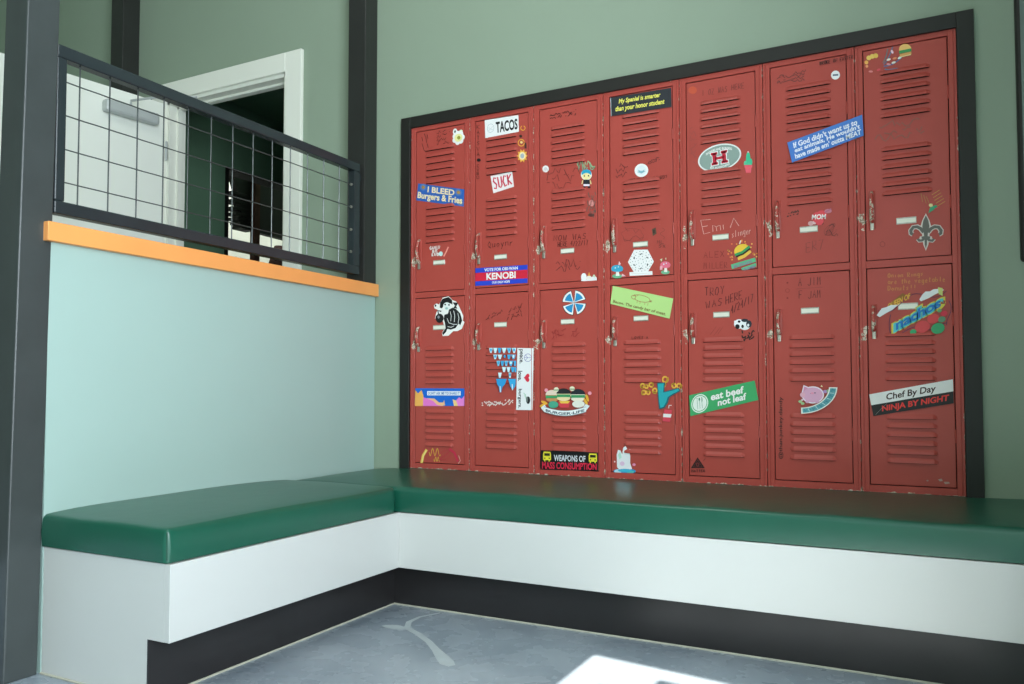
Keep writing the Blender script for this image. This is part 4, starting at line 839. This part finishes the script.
s.text('nachos', .21, .44, .92, .76, '#d9c94f', .17, warp=sl).text('nachos', .235, .465, .895, .735, '#53bdc0', .11, warp=sl).text('nachos', .27, .50, .86, .70, '#2272bb', .03, warp=sl)
s.poly([(.82, .02), (.88, .04), (.88, .2), (.83, .16)], '#c9cf7a')
for (u, v, rx, c) in ((.62, .82, .1, '#d2484a'), (.76, .66, .08, '#d8484a'), (.9, .56, .045, '#d2364a'), (.82, .86, .09, '#3a9d68'), (.5, .92, .045, '#3a9d68'), (.87, .68, .05, '#5d8a6a'), (.84, .5, .03, '#6aa06a')): s.ell(u, v, rx, rx*1.2, c, rot=-30)
s.done('painted_lettering', 'painted blue bubble letters with tomatoes and clouds')
s = Sticker(6, 'L', [(869.2, 394.4), (952.9, 379.2), (953.8, 403.3), (873.4, 416.1)], .0034).solid('#1f1d1d').rect(0, 0, 1, .5, '#e9e8e6')
s.text('Chef By Day', .20, .10, .80, .47, '#3c2420', .01, .15).text('NINJA BY NIGHT', .12, .60, .95, .93, '#e03a34', .03, .12).line([(.03, .95), (.2, .52)], .0008, '#8a8a8a'); s.done('bumper_sticker', 'white over black strip reading Chef By Day NINJA BY NIGHT')
s = Sticker(6, 'L', R4(926, 477, 950, 485)); s.poly([(.5, .3), (.66, .2), (.7, .5), (.58, .55)], '#b3968c').poly([(.74, .6), (.95, .6), (1, .8), (.8, .9)], '#b3968c').ell(.06, .45, .05, .1, '#a58880'); s.done('paint_chips', 'bare chips near the door bottom')

# ------------------------------------------------------------------ floor stain
pts = [(-.0, 0)]
def fl(px, py):
    d = FW + RT*((px-512-SH[0])/F_PX) - UP*((py-342-SH[1])/F_PX); k = -CAM.z/d.z; q = CAM+d*k; return (q.x, q.y)
st = [((440, 613), .008), ((420, 617), .012), ((409, 622), .018), ((407, 628), .020), ((418, 634), .020), ((429, 642), .020), ((436, 650), .024), ((442, 657), .036), ((447, 663), .040), ((452, 666), .02)]
b = MB(); L_, R_ = [], []
P = [Vector(fl(*p)) for p, _ in st]
for i, p in enumerate(P):
    d = (P[min(i+1, len(P)-1)]-P[max(0, i-1)]).normalized(); n = Vector((-d.y, d.x))*st[i][1]*.55; L_.append((*(p+n), .0006)); R_.append((*(p-n), .0006))
N = len(P); b.add(L_+R_, [(i, i+1, N+i+1, N+i) for i in range(N-1)], M_STAIN)
q = Vector(fl(395, 627)); b.face([(q.x+.045*math.cos(t*.6)-.01*math.sin(t*1.2), q.y+.022*math.sin(t*.6), .0005) for t in range(11)][:10], M_STAIN)
stain = b.build('floor_stain', bpy.data.objects['floor'], recalc=False); tag(stain, kind='structure')

# ------------------------------------------------------------------ stair room seen through the doorway
stairs = empty('open_staircase', (-2.9, 2.0, .3), 'black open staircase seen through the dark doorway', 'staircase')
def sx_pt(px, py, x):
    d = FW + RT*((px-512-SH[0])/F_PX) - UP*((py-342-SH[1])/F_PX); k = (x-CAM.x)/d.x; q = CAM+d*k; return (q.y, q.z)
prof = [sx_pt(*p, -2.6) for p in ((233.5, 150), (234, 177), (237.5, 190), (239.5, 204), (243, 218), (246.5, 230), (253, 230.5), (264, 234), (300, 243), (300, 150))]
b = MB(); n = len(prof)
b.add([(-2.6, y, z) for y, z in prof]+[(-2.66, y, z) for y, z in prof], [tuple(range(n)), tuple(range(2*n-1, n-1, -1))]+[(i, (i+1) % n, n+(i+1) % n, n+i) for i in range(n)], M_BLACK); b.build('stringer', stairs)
for px, py in ((232.3, 192), (232.6, 200), (234, 207.5), (236, 213), (237.5, 218), (239.3, 222.3), (241, 226.5)):
    y, z = sx_pt(px, py, -2.6); b = MB(); b.box((-2.70, y, z-.012), (-2.595, y+.14, z+.012), M_BLACK, .002, 1); b.build('tread', stairs)
y, z = sx_pt(252.5, 200, -2.58); b = MB(); b.box((-2.6, y, .3), (-2.55, y+.05, 2.6), M_BROWN); b.build('support_pole', stairs)
plant = empty('potted_plant', (-2.42, 1.09, .3), 'green leafy plant seen low in the dark doorway', 'plant')
b = MB(); b.tube([(-2.42, 1.09, .3), (-2.42, 1.09, .62)], [.09, .12], M_ROOMW, 14); b.build('pot', plant)
b = MB(); rr = random.Random(2)
for k in range(90):
    a = rr.uniform(0, 6.28); h = rr.uniform(.7, 1.86); r_ = .14*(1-abs(h-1.2)/.95); c = Vector((-2.42+r_*math.cos(a), 1.09+r_*math.sin(a), h))
    d = Vector((math.cos(a), math.sin(a), rr.uniform(.2, 1.2))).normalized()*.09; sd = Vector((-math.sin(a), math.cos(a), 0))*.018
    b.face([c, c+d*.5+sd, c+d, c+d*.5-sd], M_LEAF)
b.tube([(-2.42, 1.09, .6), (-2.42, 1.09, 1.6)], .008, M_BROWN, 6); b.build('foliage', plant, recalc=False)
coat = MB()
coat.tube([(-2.37, 1.62, .95), (-2.37, 1.62, 1.4), (-2.37, 1.62, 1.7), (-2.37, 1.62, 1.9)], [.1, .11, .1, .04], M_BROWN, 14)
coat.tube([(-2.37, 1.55, 1.72), (-2.36, 1.48, 1.5), (-2.36, 1.45, 1.25)], [.05, .045, .035], M_BROWN, 10)
coat.tube([(-2.37, 1.68, 1.72), (-2.36, 1.74, 1.5), (-2.36, 1.76, 1.25)], [.05, .045, .035], M_BROWN, 10)
o = coat.build('hanging_coat', origin=(-2.37, 1.62, .95), smooth=True); tag(o, 'dark brown hanging coat seen through the doorway behind the railing', 'coat')
